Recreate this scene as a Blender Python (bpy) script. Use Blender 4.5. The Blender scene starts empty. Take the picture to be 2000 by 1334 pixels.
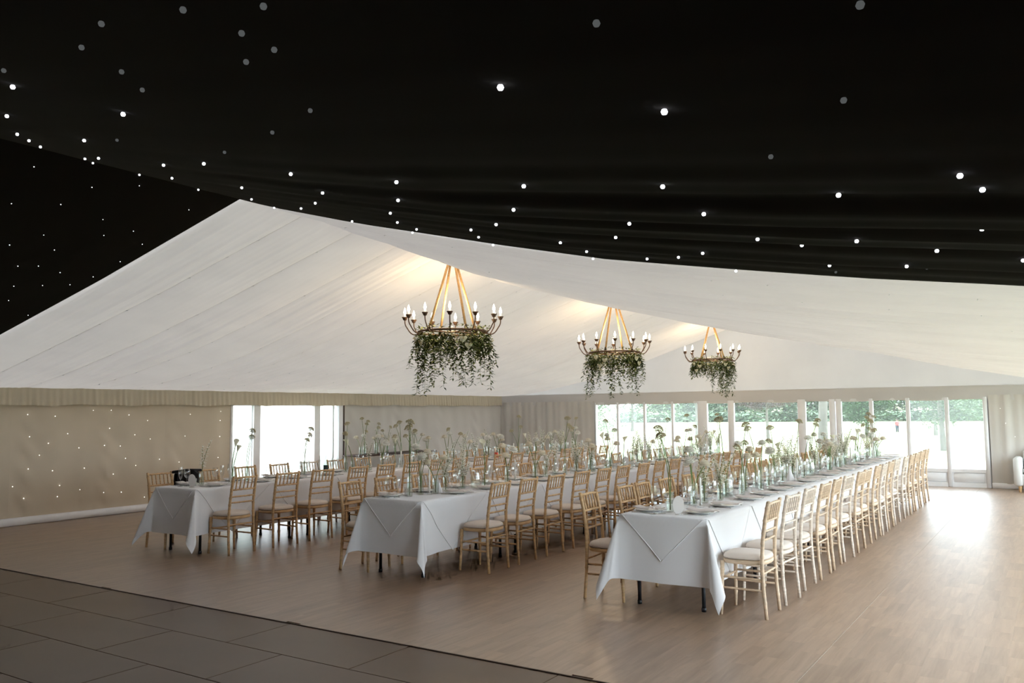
import bpy, math, random
from math import sin, cos, pi, radians, sqrt, atan2, hypot
from mathutils import Vector, Matrix

random.seed(7)
S = bpy.context.scene
COL = S.collection

# ------------------------------------------------------------------ camera
cd = bpy.data.cameras.new('camera')
cam = bpy.data.objects.new('camera', cd)
COL.objects.link(cam)
S.camera = cam
cd.sensor_width = 36.0
cd.lens = 36.0 * 1626.2 / 2000.0
cd.clip_start, cd.clip_end = 0.05, 600
YAW, PIT, ROL = radians(33.12), radians(4.81), radians(-0.53)
Fv = Vector((-sin(YAW) * cos(PIT), cos(YAW) * cos(PIT), sin(PIT)))
Rv = Vector((cos(YAW), sin(YAW), 0))
Uv = Rv.cross(Fv)
R2 = Rv * cos(ROL) + Uv * sin(ROL)
U2 = -Rv * sin(ROL) + Uv * cos(ROL)
mw = Matrix((R2, U2, -Fv)).transposed().to_4x4()
mw.translation = Vector((0, 0, 1.647))
cam.matrix_world = mw

# ------------------------------------------------------------------ world, exposure
W = bpy.data.worlds.new('overcast_sky')
S.world = W
W.use_nodes = True
bg = W.node_tree.nodes['Background']
bg.inputs['Color'].default_value = (0.81, 0.885, 1.0, 1)
bg.inputs['Strength'].default_value = 4.4
S.view_settings.view_transform = 'Standard'
S.view_settings.look = 'None'
S.view_settings.exposure = 1.12
S.view_settings.gamma = 1.0
S.view_settings.use_curve_mapping = False
S.cycles.adaptive_threshold = 0.06
S.cycles.adaptive_min_samples = 12
S.cycles.max_bounces = 7
S.cycles.diffuse_bounces = 4
S.cycles.glossy_bounces = 2
S.cycles.transmission_bounces = 6
S.cycles.transparent_max_bounces = 20
S.cycles.caustics_reflective = False
S.cycles.caustics_refractive = False
S.cycles.sample_clamp_indirect = 6.0


# ------------------------------------------------------------------ materials
def mat(name, col, rough=0.6, spec=0.3, metal=0.0, noise=None, bump=None, sheen=0.0, emit=None, coat=0.0, extra=None):
    """principled material; noise=(scale, amount, stretch) varies the colour, bump=(scale, strength)"""
    m = bpy.data.materials.new(name)
    m.use_nodes = True
    nt = m.node_tree
    b = nt.nodes['Principled BSDF']
    b.inputs['Base Color'].default_value = (*col, 1)
    b.inputs['Roughness'].default_value = rough
    b.inputs['Specular IOR Level'].default_value = spec
    b.inputs['Metallic'].default_value = metal
    b.inputs['Sheen Weight'].default_value = sheen
    b.inputs['Coat Weight'].default_value = coat
    if emit:
        b.inputs['Emission Color'].default_value = (*emit[0], 1)
        b.inputs['Emission Strength'].default_value = emit[1]
    tc = None
    if noise or bump:
        tc = nt.nodes.new('ShaderNodeTexCoord')
    if noise:
        sc, am, st = noise
        mp = nt.nodes.new('ShaderNodeMapping')
        mp.inputs['Scale'].default_value = st
        nt.links.new(tc.outputs['Object'], mp.inputs['Vector'])
        n = nt.nodes.new('ShaderNodeTexNoise')
        n.inputs['Scale'].default_value = sc
        n.inputs['Detail'].default_value = 5
        nt.links.new(mp.outputs['Vector'], n.inputs['Vector'])
        r = nt.nodes.new('ShaderNodeMapRange')
        r.inputs['From Min'].default_value = 0.3
        r.inputs['From Max'].default_value = 0.7
        r.inputs['To Min'].default_value = 1 - am
        r.inputs['To Max'].default_value = 1 + am
        nt.links.new(n.outputs['Fac'], r.inputs['Value'])
        mx = nt.nodes.new('ShaderNodeVectorMath')
        mx.operation = 'SCALE'
        mx.inputs[0].default_value = col
        nt.links.new(r.outputs['Result'], mx.inputs['Scale'])
        nt.links.new(mx.outputs['Vector'], b.inputs['Base Color'])
    if bump:
        n2 = nt.nodes.new('ShaderNodeTexNoise')
        n2.inputs['Scale'].default_value = bump[0]
        n2.inputs['Detail'].default_value = 4
        nt.links.new(tc.outputs['Object'], n2.inputs['Vector'])
        bp = nt.nodes.new('ShaderNodeBump')
        bp.inputs['Strength'].default_value = bump[1]
        bp.inputs['Distance'].default_value = 0.01
        nt.links.new(n2.outputs['Fac'], bp.inputs['Height'])
        nt.links.new(bp.outputs['Normal'], b.inputs['Normal'])
    return m


def fabric(name, col, trans, tcol=None, rough=0.9):
    """cloth that lets some light through: diffuse mixed with translucent"""
    m = bpy.data.materials.new(name)
    m.use_nodes = True
    nt = m.node_tree
    nt.nodes.remove(nt.nodes['Principled BSDF'])
    out = nt.nodes['Material Output']
    d = nt.nodes.new('ShaderNodeBsdfDiffuse')
    d.inputs['Roughness'].default_value = rough
    t = nt.nodes.new('ShaderNodeBsdfTranslucent')
    mx = nt.nodes.new('ShaderNodeMixShader')
    mx.inputs[0].default_value = trans
    tc = nt.nodes.new('ShaderNodeTexCoord')
    n = nt.nodes.new('ShaderNodeTexNoise')
    n.inputs['Scale'].default_value = 1.7
    n.inputs['Detail'].default_value = 6
    nt.links.new(tc.outputs['Object'], n.inputs['Vector'])
    for node, c in ((d, col), (t, tcol or col)):
        sc = nt.nodes.new('ShaderNodeMapRange')
        sc.inputs['From Min'].default_value = 0.3
        sc.inputs['From Max'].default_value = 0.7
        sc.inputs['To Min'].default_value = 0.97
        sc.inputs['To Max'].default_value = 1.03
        nt.links.new(n.outputs['Fac'], sc.inputs['Value'])
        v = nt.nodes.new('ShaderNodeVectorMath')
        v.operation = 'SCALE'
        v.inputs[0].default_value = c
        nt.links.new(sc.outputs['Result'], v.inputs['Scale'])
        nt.links.new(v.outputs['Vector'], node.inputs['Color'])
    nt.links.new(d.outputs[0], mx.inputs[1])
    nt.links.new(t.outputs[0], mx.inputs[2])
    nt.links.new(mx.outputs[0], out.inputs['Surface'])
    return m


def thin_glass(name, tint, gloss=0.12, haze=0.0, edge=0.0):
    """thin clear glass: transparent + fresnel-like gloss, optional haze that washes out the view, optional paler edges"""
    m = bpy.data.materials.new(name)
    m.use_nodes = True
    nt = m.node_tree
    nt.nodes.remove(nt.nodes['Principled BSDF'])
    out = nt.nodes['Material Output']
    t = nt.nodes.new('ShaderNodeBsdfTransparent')
    t.inputs['Color'].default_value = (*tint, 1)
    g = nt.nodes.new('ShaderNodeBsdfGlossy')
    g.inputs['Roughness'].default_value = 0.03
    lw = nt.nodes.new('ShaderNodeLayerWeight')
    lw.inputs['Blend'].default_value = 0.25
    mr = nt.nodes.new('ShaderNodeMapRange')
    mr.inputs['To Min'].default_value = gloss * 0.35
    mr.inputs['To Max'].default_value = min(1, gloss + edge)
    nt.links.new(lw.outputs['Facing'], mr.inputs['Value'])
    mx = nt.nodes.new('ShaderNodeMixShader')
    nt.links.new(mr.outputs['Result'], mx.inputs[0])
    nt.links.new(t.outputs[0], mx.inputs[1])
    nt.links.new(g.outputs[0], mx.inputs[2])
    last = mx
    if haze:
        d = nt.nodes.new('ShaderNodeBsdfTranslucent')
        d.inputs['Color'].default_value = (0.9, 0.95, 0.93, 1)
        m2 = nt.nodes.new('ShaderNodeMixShader')
        m2.inputs[0].default_value = haze
        nt.links.new(last.outputs[0], m2.inputs[1])
        nt.links.new(d.outputs[0], m2.inputs[2])
        last = m2
    nt.links.new(last.outputs[0], out.inputs['Surface'])
    return m


def emitter(name, col, st):
    m = bpy.data.materials.new(name)
    m.use_nodes = True
    nt = m.node_tree
    nt.nodes.remove(nt.nodes['Principled BSDF'])
    e = nt.nodes.new('ShaderNodeEmission')
    e.inputs['Color'].default_value = (*col, 1)
    e.inputs['Strength'].default_value = st
    nt.links.new(e.outputs[0], nt.nodes['Material Output'].inputs['Surface'])
    return m


def floor_mat():
    m = mat('oak_vinyl', (0.40, 0.27, 0.19), 0.40, 1.0, coat=0.6)
    m.node_tree.nodes['Principled BSDF'].inputs['Coat Roughness'].default_value = 0.36
    nt = m.node_tree
    b = nt.nodes['Principled BSDF']
    tc = nt.nodes.new('ShaderNodeTexCoord')
    geo = nt.nodes.new('ShaderNodeNewGeometry')
    oi = nt.nodes.new('ShaderNodeObjectInfo')
    add = nt.nodes.new('ShaderNodeMath')
    add.operation = 'ADD'
    nt.links.new(geo.outputs['Random Per Island'], add.inputs[0])
    nt.links.new(oi.outputs['Random'], add.inputs[1])
    fr = nt.nodes.new('ShaderNodeMath')
    fr.operation = 'FRACT'
    nt.links.new(add.outputs[0], fr.inputs[0])
    mp = nt.nodes.new('ShaderNodeMapping')
    mp.inputs['Scale'].default_value = (16, 1.3, 1)
    nt.links.new(geo.outputs['Position'], mp.inputs['Vector'])
    off = nt.nodes.new('ShaderNodeVectorMath')
    off.operation = 'ADD'
    cmb = nt.nodes.new('ShaderNodeCombineXYZ')
    mul = nt.nodes.new('ShaderNodeMath')
    mul.operation = 'MULTIPLY'
    mul.inputs[1].default_value = 40
    nt.links.new(fr.outputs[0], mul.inputs[0])
    nt.links.new(mul.outputs[0], cmb.inputs['Y'])
    nt.links.new(mp.outputs[0], off.inputs[0])
    nt.links.new(cmb.outputs[0], off.inputs[1])
    n = nt.nodes.new('ShaderNodeTexNoise')
    n.inputs['Scale'].default_value = 1.0
    n.inputs['Detail'].default_value = 8
    n.inputs['Roughness'].default_value = 0.62
    n.inputs['Distortion'].default_value = 0.6
    nt.links.new(off.outputs[0], n.inputs['Vector'])
    ramp = nt.nodes.new('ShaderNodeValToRGB')
    ramp.color_ramp.elements[0].position = 0.3
    ramp.color_ramp.elements[0].color = (0.200, 0.118, 0.068, 1)
    ramp.color_ramp.elements[1].position = 0.72
    ramp.color_ramp.elements[1].color = (0.360, 0.245, 0.165, 1)
    nt.links.new(n.outputs['Fac'], ramp.inputs['Fac'])
    mr = nt.nodes.new('ShaderNodeMapRange')
    mr.inputs['To Min'].default_value = 0.90
    mr.inputs['To Max'].default_value = 1.10
    nt.links.new(fr.outputs[0], mr.inputs['Value'])
    sc = nt.nodes.new('ShaderNodeVectorMath')
    sc.operation = 'SCALE'
    nt.links.new(ramp.outputs['Color'], sc.inputs[0])
    nt.links.new(mr.outputs['Result'], sc.inputs['Scale'])
    nt.links.new(sc.outputs['Vector'], b.inputs['Base Color'])
    return m


M = {}
M['planks'] = floor_mat()
M['joint'] = mat('dark_joint', (0.16, 0.10, 0.065), 0.8)
M['tile'] = mat('slate_tile', (0.125, 0.076, 0.048), 0.28, 0.25, noise=(1.6, 0.12, (1, 1, 1)))
M['grout'] = mat('grout', (0.03, 0.025, 0.02), 0.9)
M['lining'] = fabric('ivory_lining', (0.81, 0.775, 0.735), 0.045, (0.95, 0.87, 0.78))
M['black_lining'] = mat('black_star_cloth', (0.0135, 0.0108, 0.0098), 0.5, 0.0, sheen=0.04)
M['wall_cloth'] = fabric('cream_wall_cloth', (0.72, 0.635, 0.51), 0.05)
M['valance'] = fabric('cream_valance_cloth', (0.70, 0.63, 0.51), 0.12)
M['gable'] = fabric('ivory_gable_cloth', (0.68, 0.66, 0.645), 0.09)
M['curtain'] = fabric('ivory_curtain_cloth', (0.70, 0.67, 0.63), 0.10)
M['white_paint'] = mat('white_paint', (0.78, 0.78, 0.79), 0.4, 0.4, noise=(6, 0.03, (1, 1, 1)))
M['dark_strip'] = mat('dark_brown_strip', (0.06, 0.035, 0.025), 0.5)
M['pane'] = thin_glass('window_glass', (0.95, 0.98, 0.965), 0.08, 0.025)
M['pane_hazy'] = thin_glass('hazy_window_glass', (0.95, 0.98, 0.965), 0.08, 0.055)  # haze mixed into the glass to give the washed-out, overexposed view
M['linen'] = fabric('white_linen', (0.86, 0.85, 0.86), 0.06)
M['napkin'] = mat('napkin_linen', (0.74, 0.69, 0.67), 0.9, 0.1, noise=(9, 0.05, (1, 1, 1)))
M['gold_wood'] = mat('natural_beech', (0.56, 0.36, 0.185), 0.42, 0.4, noise=(9, 0.22, (1, 1, 5)))
M['lime_wood'] = mat('limewashed_beech', (0.66, 0.56, 0.47), 0.5, 0.35, noise=(14, 0.2, (1, 1, 5)))
M['pale_wood'] = mat('pale_beech', (0.60, 0.45, 0.315), 0.45, 0.4, noise=(9, 0.2, (1, 1, 5)))  # beech lightened in colour for the daylight washing the window-side chairs
M['pad'] = mat('ivory_seat_fabric', (0.66, 0.57, 0.50), 0.9, 0.1, noise=(7, 0.04, (1, 1, 1)), sheen=0.2)
M['piping'] = mat('seat_piping', (0.50, 0.42, 0.36), 0.9, 0.1)
M['black_metal'] = mat('black_steel', (0.012, 0.013, 0.016), 0.4, 0.5)
M['table_board'] = mat('grey_plywood', (0.35, 0.29, 0.23), 0.6, noise=(5, 0.15, (1, 6, 1)))
M['china'] = mat('white_china', (0.80, 0.79, 0.77), 0.15, 0.5)
M['steel'] = mat('cutlery_steel', (0.62, 0.61, 0.60), 0.18, 0.5, metal=1.0)
M['glass'] = thin_glass('table_glass', (0.97, 0.98, 0.98), 0.28, 0.0, 0.6)
M['vase_glass'] = thin_glass('vase_glass', (0.95, 0.97, 0.955), 0.24, 0.0, 0.6)
M['water'] = thin_glass('water', (0.93, 0.96, 0.94), 0.08, 0.0, 0.1)
M['stem'] = mat('green_stem', (0.135, 0.20, 0.055), 0.5, noise=(20, 0.2, (1, 1, 1)))
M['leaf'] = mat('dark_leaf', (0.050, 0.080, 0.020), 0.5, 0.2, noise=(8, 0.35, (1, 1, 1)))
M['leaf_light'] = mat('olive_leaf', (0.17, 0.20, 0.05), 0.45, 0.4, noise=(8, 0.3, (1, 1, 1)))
M['umbel'] = fabric('pale_green_umbel', (0.66, 0.60, 0.42), 0.4)
M['petal'] = fabric('cream_petal', (0.90, 0.85, 0.74), 0.42)
M['petal_white'] = fabric('white_petal', (0.90, 0.89, 0.84), 0.42)
M['calla'] = fabric('calla_spathe', (0.84, 0.83, 0.70), 0.2)
M['spadix'] = mat('yellow_spadix', (0.62, 0.46, 0.16), 0.7)
M['rust_iron'] = mat('rusty_iron', (0.125, 0.072, 0.047), 0.6, 0.4, noise=(30, 0.35, (1, 1, 1)))
M['rope'] = mat('jute_rope', (0.62, 0.40, 0.20), 0.85, 0.1, noise=(60, 0.2, (1, 1, 1)), bump=(120, 0.6))
M['rope_cap'] = mat('dark_rope_cap', (0.045, 0.03, 0.02), 0.5)
M['bulb'] = emitter('lit_bulb', (1.0, 0.84, 0.62), 6.0)
M['sleeve'] = mat('candle_sleeve', (0.82, 0.78, 0.70), 0.5, emit=((1.0, 0.85, 0.62), 0.5))
M['star'] = emitter('star_point', (0.86, 0.92, 1.0), 3.0)
M['star_dim'] = emitter('faint_star_point', (0.85, 0.9, 0.9), 0.045)
M['wall_star'] = emitter('wall_star_point', (1.0, 0.98, 0.9), 1.6)
for q_ in ('star', 'star_dim', 'wall_star', 'sleeve', 'bulb'):
    M[q_].cycles.emission_sampling = 'NONE'      # far too faint to be sampled as lamps
M['jacket'] = mat('black_cloth', (0.012, 0.011, 0.012), 0.85, 0.2)
M['candle'] = mat('white_wax', (0.82, 0.80, 0.75), 0.5)
M['card'] = mat('cream_card', (0.76, 0.72, 0.70), 0.7)
M['bottle'] = thin_glass('bottle_glass', (0.75, 0.85, 0.78), 0.15, 0.0, 0.4)
M['bottle_label'] = mat('dark_bottle_label', (0.03, 0.05, 0.04), 0.6)
M['red'] = mat('red_paper', (0.62, 0.09, 0.05), 0.6)
M['dark_table'] = mat('dark_stained_wood', (0.055, 0.032, 0.025), 0.45, noise=(6, 0.2, (1, 8, 1)))
M['sofa'] = mat('white_leather', (0.60, 0.60, 0.58), 0.45, 0.4, bump=(40, 0.1))
M['lawn'] = mat('pale_summer_lawn', (0.25, 0.26, 0.15), 0.95, 0.1, noise=(0.05, 0.2, (1, 1, 1)))
M['hedge'] = mat('hedge_leaf', (0.12, 0.175, 0.105), 0.6, noise=(0.12, 0.6, (1, 1, 1)))  # far foliage, paled so its colour carries the distance haze
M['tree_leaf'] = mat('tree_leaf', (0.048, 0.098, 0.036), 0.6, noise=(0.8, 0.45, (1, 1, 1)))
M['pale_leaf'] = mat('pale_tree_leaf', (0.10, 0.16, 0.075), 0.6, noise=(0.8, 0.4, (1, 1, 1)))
M['copper_leaf'] = mat('copper_tree_leaf', (0.070, 0.040, 0.034), 0.6, noise=(1.2, 0.4, (1, 1, 1)))
M['bark'] = mat('grey_bark', (0.13, 0.12, 0.10), 0.9, noise=(6, 0.3, (1, 1, 0.3)))
M['annex'] = mat('white_awning_cloth', (0.85, 0.86, 0.86), 0.9, 0.1, noise=(0.6, 0.05, (1, 1, 1)))
M['skin'] = mat('skin', (0.5, 0.32, 0.24), 0.6)
M['red_top'] = mat('red_shirt', (0.55, 0.08, 0.08), 0.8)
M['trousers'] = mat('dark_trousers', (0.03, 0.04, 0.06), 0.8)
M['fence_wood'] = mat('grey_fence_wood', (0.20, 0.18, 0.15), 0.9)


# ------------------------------------------------------------------ mesh helpers
class MB:
    def __init__(s):
        s.v, s.f, s.m = [], [], []

    def face(s, idx, m=0):
        s.f.append(tuple(idx))
        s.m.append(m)

    def box(s, c, d, m=0, rz=0.0):
        x, y, z = c
        a, b, h = d[0] / 2, d[1] / 2, d[2] / 2
        n = len(s.v)
        cr, sr = cos(rz), sin(rz)
        for dz in (-h, h):
            for dx, dy in ((-a, -b), (a, -b), (a, b), (-a, b)):
                s.v.append((x + dx * cr - dy * sr, y + dx * sr + dy * cr, z + dz))
        for q in ((0, 3, 2, 1), (4, 5, 6, 7), (0, 1, 5, 4), (1, 2, 6, 5), (2, 3, 7, 6), (3, 0, 4, 7)):
            s.face([n + k for k in q], m)
        return s

    def rbox(s, c, d, r, m=0):
        """box with bevelled vertical and horizontal edges (two-ring bevel)"""
        x, y, z = c
        a, b, h = d[0] / 2, d[1] / 2, d[2] / 2
        rings = [(r, -h), (0, -h + r), (0, h - r), (r, h)]
        n = len(s.v)
        for ins, dz in rings:
            aa, bb = a - ins, b - ins
            for px, py in ((-aa + r, -bb), (aa - r, -bb), (aa, -bb + r), (aa, bb - r), (aa - r, bb), (-aa + r, bb), (-aa, bb - r), (-aa, -bb + r)):
                s.v.append((x + px, y + py, z + dz))
        for k in range(3):
            for i in range(8):
                j = (i + 1) % 8
                s.face((n + k * 8 + i, n + k * 8 + j, n + k * 8 + 8 + j, n + k * 8 + 8 + i), m)
        s.face([n + i for i in range(7, -1, -1)], m)
        s.face([n + 24 + i for i in range(8)], m)
        return s

    def tube(s, path, rad, n=8, m=0, cap=True):
        P = [Vector(p) for p in path]
        if not hasattr(rad, '__len__'):
            rad = [rad] * len(P)
        base = len(s.v)
        up = None
        for i, p in enumerate(P):
            t = (P[min(i + 1, len(P) - 1)] - P[max(i - 1, 0)])
            if t.length < 1e-9:
                t = Vector((0, 0, 1))
            t.normalize()
            if up is None:
                a = Vector((0, 0, 1)) if abs(t.z) < 0.9 else Vector((1, 0, 0))
                up = (a - t * a.dot(t)).normalized()
            else:
                up = (up - t * up.dot(t))
                up = up.normalized() if up.length > 1e-6 else Vector((1, 0, 0))
            sd = t.cross(up)
            for k in range(n):
                an = 2 * pi * k / n
                s.v.append(tuple(p + (up * cos(an) + sd * sin(an)) * rad[i]))
        for i in range(len(P) - 1):
            for k in range(n):
                j = (k + 1) % n
                s.face((base + i * n + k, base + i * n + j, base + (i + 1) * n + j, base + (i + 1) * n + k), m)
        if cap:
            s.face([base + k for k in range(n - 1, -1, -1)], m)
            e = base + (len(P) - 1) * n
            s.face([e + k for k in range(n)], m)
        return s

    def lathe(s, prof, n=14, c=(0, 0, 0), m=0):
        base = len(s.v)
        for r, z in prof:
            for k in range(n):
                a = 2 * pi * k / n
                s.v.append((c[0] + r * cos(a), c[1] + r * sin(a), c[2] + z))
        for i in range(len(prof) - 1):
            for k in range(n):
                j = (k + 1) % n
                s.face((base + i * n + k, base + i * n + j, base + (i + 1) * n + j, base + (i + 1) * n + k), m)
        if prof[0][0] > 1e-5 and m >= 0:
            s.face([base + k for k in range(n - 1, -1, -1)], m)
        return s

    def grid(s, nu, nv, fn, m=0):
        base = len(s.v)
        for i in range(nu + 1):
            for j in range(nv + 1):
                s.v.append(tuple(fn(i / nu, j / nv)))
        w = nv + 1
        for i in range(nu):
            for j in range(nv):
                a = base + i * w + j
                s.face((a, a + w, a + w + 1, a + 1), m)
        return s

    def leaf(s, p, d, side, ln, wd, m=0, bend=0.15):
        """pointed leaf: four faces folded a little along its midrib"""
        p, d, side = Vector(p), Vector(d).normalized(), Vector(side)
        side = (side - d * side.dot(d))
        side = side.normalized() if side.length > 1e-6 else Vector((1, 0, 0))
        nn = d.cross(side)
        n = len(s.v)
        pts = [p, p + d * ln * .45 + side * wd * .5 + nn * wd * bend, p + d * ln, p + d * ln * .45 - side * wd * .5 + nn * wd * bend, p + d * ln * .5]
        s.v += [tuple(q) for q in pts]
        s.face((n, n + 1, n + 4), m)
        s.face((n + 1, n + 2, n + 4), m)
        s.face((n + 2, n + 3, n + 4), m)
        s.face((n + 3, n, n + 4), m)
        return s

    def blob(s, p, r, m=0, sq=1.0):
        n = len(s.v)
        x, y, z = p
        s.v += [(x + r, y, z), (x - r, y, z), (x, y + r, z), (x, y - r, z), (x, y, z + r * sq), (x, y, z - r * sq)]
        for q in ((0, 2, 4), (2, 1, 4), (1, 3, 4), (3, 0, 4), (2, 0, 5), (1, 2, 5), (3, 1, 5), (0, 3, 5)):
            s.face([n + k for k in q], m)
        return s

    def mesh(s, name, mats, smooth=True):
        me = bpy.data.meshes.new(name)
        me.from_pydata(s.v, [], s.f)
        if not isinstance(mats, (list, tuple)):
            mats = [mats]
        for x in mats:
            me.materials.append(M[x] if isinstance(x, str) else x)
        if len(mats) > 1:
            me.polygons.foreach_set('material_index', [max(0, k) for k in s.m])
        me.polygons.foreach_set('use_smooth', [smooth] * len(me.polygons))
        me.update()
        return me

    def obj(s, name, mats, parent=None, smooth=True, auto=None):
        me = s.mesh(name, mats, smooth)
        if auto is not None:
            me.set_sharp_from_angle(angle=radians(auto))
        return link(name, me, parent)


def link(name, data, parent=None, loc=None, rz=None):
    o = bpy.data.objects.new(name, data)
    COL.objects.link(o)
    if parent is not None:
        o.parent = parent
    if loc is not None:
        o.location = loc
    if rz is not None:
        o.rotation_euler = (0, 0, rz)
    return o


def tag(o, label, cat=None, group=None, kind=None):
    o['label'] = label
    if cat:
        o['category'] = cat
    if group:
        o['group'] = group
    if kind:
        o['kind'] = kind
    return o


def thing(name, label, cat, loc=(0, 0, 0), rz=0.0, group=None):
    o = link(name, None, None, loc, rz)
    o.empty_display_size = 0.05
    return tag(o, label, cat, group)


def struct(o, label=None):
    o['kind'] = 'structure'
    if label:
        o['label'] = label
    return o


KIDS = {}


def kids(o):
    """children of a prototype, read once"""
    if o.name not in KIDS:
        KIDS[o.name] = list(o.children)
    return KIDS[o.name]


def dup(root, loc, rz, label, group=None):
    r = root.copy()
    COL.objects.link(r)
    r.location = loc
    r.rotation_euler = (0, 0, rz)
    r['label'] = label
    if group:
        r['group'] = group
    for ch in kids(root):
        c = ch.copy()
        COL.objects.link(c)
        c.parent = r
        for g in kids(ch):
            d = g.copy()
            COL.objects.link(d)
            d.parent = c
    return r


class Proto:
    """a thing used once as itself and afterwards as copies"""

    def __init__(s, root):
        s.root, s.used = root, False

    def put(s, loc, rz, label, group=None):
        if not s.used:
            s.used = True
            kids(s.root)
            for ch in kids(s.root):
                kids(ch)
            s.root.location = loc
            s.root.rotation_euler = (0, 0, rz)
            s.root['label'] = label
            if group:
                s.root['group'] = group
            return s.root
        return dup(s.root, loc, rz, label, group)


def interp(x, P):
    if x <= P[0][0]:
        return P[0][1]
    for (a, b), (c, d) in zip(P, P[1:]):
        if x <= c:
            return b + (d - b) * (x - a) / (c - a)
    return P[-1][1]


def sstep(a, b, x):
    t = max(0, min(1, (x - a) / (b - a)))
    return t * t * (3 - 2 * t)


ORD = 'first second third fourth fifth sixth seventh eighth ninth tenth eleventh twelfth thirteenth fourteenth fifteenth sixteenth seventeenth eighteenth nineteenth twentieth twenty-first twenty-second twenty-third twenty-fourth twenty-fifth twenty-sixth twenty-seventh twenty-eighth'.split()

# ------------------------------------------------------------------ tent dimensions
XL, XR, XRIDGE = -13.28, 0.78, -6.3
YB, YF, YS = 19.73, -6.0, 5.02      # back wall, end behind the camera, black to white change
ZE = 2.07
P5 = [(-6.3, 3.65), (-5.87, 3.513), (-4.8, 3.22), (-3.74, 2.96), (-3.27, 2.846), (-2.45, 2.663), (-1.61, 2.517), (-.85, 2.389), (-.11, 2.28), (.78, 2.13)]
P10 = [(-6.3, 3.50), (-5.67, 3.24), (-4.89, 3.045), (-4.02, 2.859), (-3.25, 2.697), (-2.27, 2.513), (-1.2, 2.327), (-.26, 2.194), (.78, 2.08)]
P20 = [(-6.3, 3.68), (-5.88, 3.585), (-4.48, 3.25), (-3.4, 2.95), (-1.9, 2.564), (-.54, 2.262), (.78, 2.09)]
L5 = [(XL, 2.06), (-10.7, 2.626), (-8.54, 3.105), (-6.3, 3.65)]
L20 = [(XL, 2.08), (-12.6, 2.11), (-11.87, 2.19), (-10.28, 2.475), (-9.09, 2.80), (-7.82, 3.20), (-6.3, 3.68)]


def roof_z(x, y):
    if x <= XRIDGE:
        k = sstep(YS, 9.0, y)
        return interp(x, L5) * (1 - k) + interp(x, L20) * k
    a = sstep(YS, 9.0, y)
    b = sstep(11.0, YB, y)
    return interp(x, P5) * (1 - a) + (interp(x, P10) * (1 - b) + interp(x, P20) * b) * a


# ------------------------------------------------------------------ floor: planks, tiles
YE = 4.66
fl = link('floor', None)
struct(fl, 'wood-look plank floor of the dining end')
PW, PL = 0.152, 0.46
base = MB().box(((XL + XR) / 2, (YE + YB) / 2 + .05, -0.032), (XR - XL + .4, YB - YE + .3, 0.05))
base.obj('subfloor', 'joint', fl, False)
pm = MB().rbox((0, 0, -0.0045), (PW - .0002, PL - .0002, 0.009), 0.0001).mesh('plank', 'planks', False)
spots = []
nx = int((XR - XL) / PW) + 1
for i in range(nx):
    x = XL + PW * (i + .5)
    if x > XR + .1:
        continue
    o = (i * 0.47) % 1.0 * PL
    y = YE + PL / 2 - o
    while y - PL / 2 < YB:
        y0, y1 = max(YE, y - PL / 2), min(YB + .05, y + PL / 2)
        if y1 - y0 > .05:
            spots.append((x, (y0 + y1) / 2, y1 - y0))
        y += PL


def plank_rank(s):
    # planks that show largest: near ones on open floor, inside the view cone
    x, y, l = s
    d = Vector((x, y, -1.65))
    z = d.dot(Fv)
    if z < .5:
        return 1e6
    u = d.dot(R2) / z
    v = d.dot(U2) / z
    if abs(u) > .64 or v < -.43:
        return 1e5 + z
    hid = 0
    for tx in (-8.9, -5.7, -2.8):
        if abs(x - tx) < .6 and y > 6.6:
            hid = 6
    return z + hid


spots.sort(key=plank_rank)
rest = MB()
for k, (x, y, l) in enumerate(spots):
    if k < 300:
        o = link('plank', pm, fl, (x, y, 0))
        o.scale = (1, l / PL, 1)
    else:
        n = len(rest.v)
        a, b = (PW - .0002) / 2, (l - .0002) / 2
        rest.v += [(x - a, y - b, 0), (x + a, y - b, 0), (x + a, y + b, 0), (x - a, y + b, 0)]
        rest.face((n, n + 1, n + 2, n + 3))
ro = rest.obj('far_planking', 'planks', fl, False)
ro['kind'] = 'stuff'
# pale sheet joint along the open floor
tag(MB().box((-1.41, 12.2, 0.0006), (.004, 15.0, .0012)).obj('joint_strip', 'table_board', fl, False), 'thin pale joint strip')

tf = link('floor_tiled', None)
struct(tf, 'dark stone tile floor under the starlit lining')
TW, TL = 1.215, 0.615
MB().box(((XL + XR) / 2, (YF + YE) / 2, -0.036), (XR - XL + .4, YE - YF, 0.05)).obj('tile_bed', 'grout', tf, False)
tm = MB().rbox((0, 0, -0.0065), (TW - .006, TL - .006, 0.013), 0.0015).mesh('tile', 'tile', False)
row = 0
y = YE - TL / 2
while y > YF:
    x = -7.57 + (TW / 2 if row % 2 == 0 else 0) - 5 * TW
    if row % 2 == 1:
        x = -6.98 + TW / 2 - 5 * TW
    while x < XR + .5:
        if XL - .5 < x and y > -1.2:
            link('tile', tm, tf, (x, y, random.uniform(-.0008, .0004)))
        x += TW
    y -= TL
    row += 1
MB().box(((XL + XR) / 2, (YF - 1.5) / 2, -0.006), (XR - XL, -1.5 - YF, 0.012)).obj('tile_slab', 'tile', tf, False)
struct(MB().box(((XL + XR) / 2, YE, 0.002), (XR - XL, .012, .006)).obj('trim_1', 'dark_strip', None, False), 'dark edging where tiles meet planks')

# ------------------------------------------------------------------ ceiling linings
ce = link('ceiling', None)
struct(ce, 'ivory pleated roof lining over the tables')


def pleat(x, y, amp, ph):
    return amp * (sin(y * 41 + ph + .5 * sin(x * .6)) * .5 + sin(y * 23.3 + 1.7 * ph + .3 * x) * .8 + .7 * sin(y * 67 + x * .4)) * (0.55 + .45 * sin(x * .9 + ph))


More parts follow.
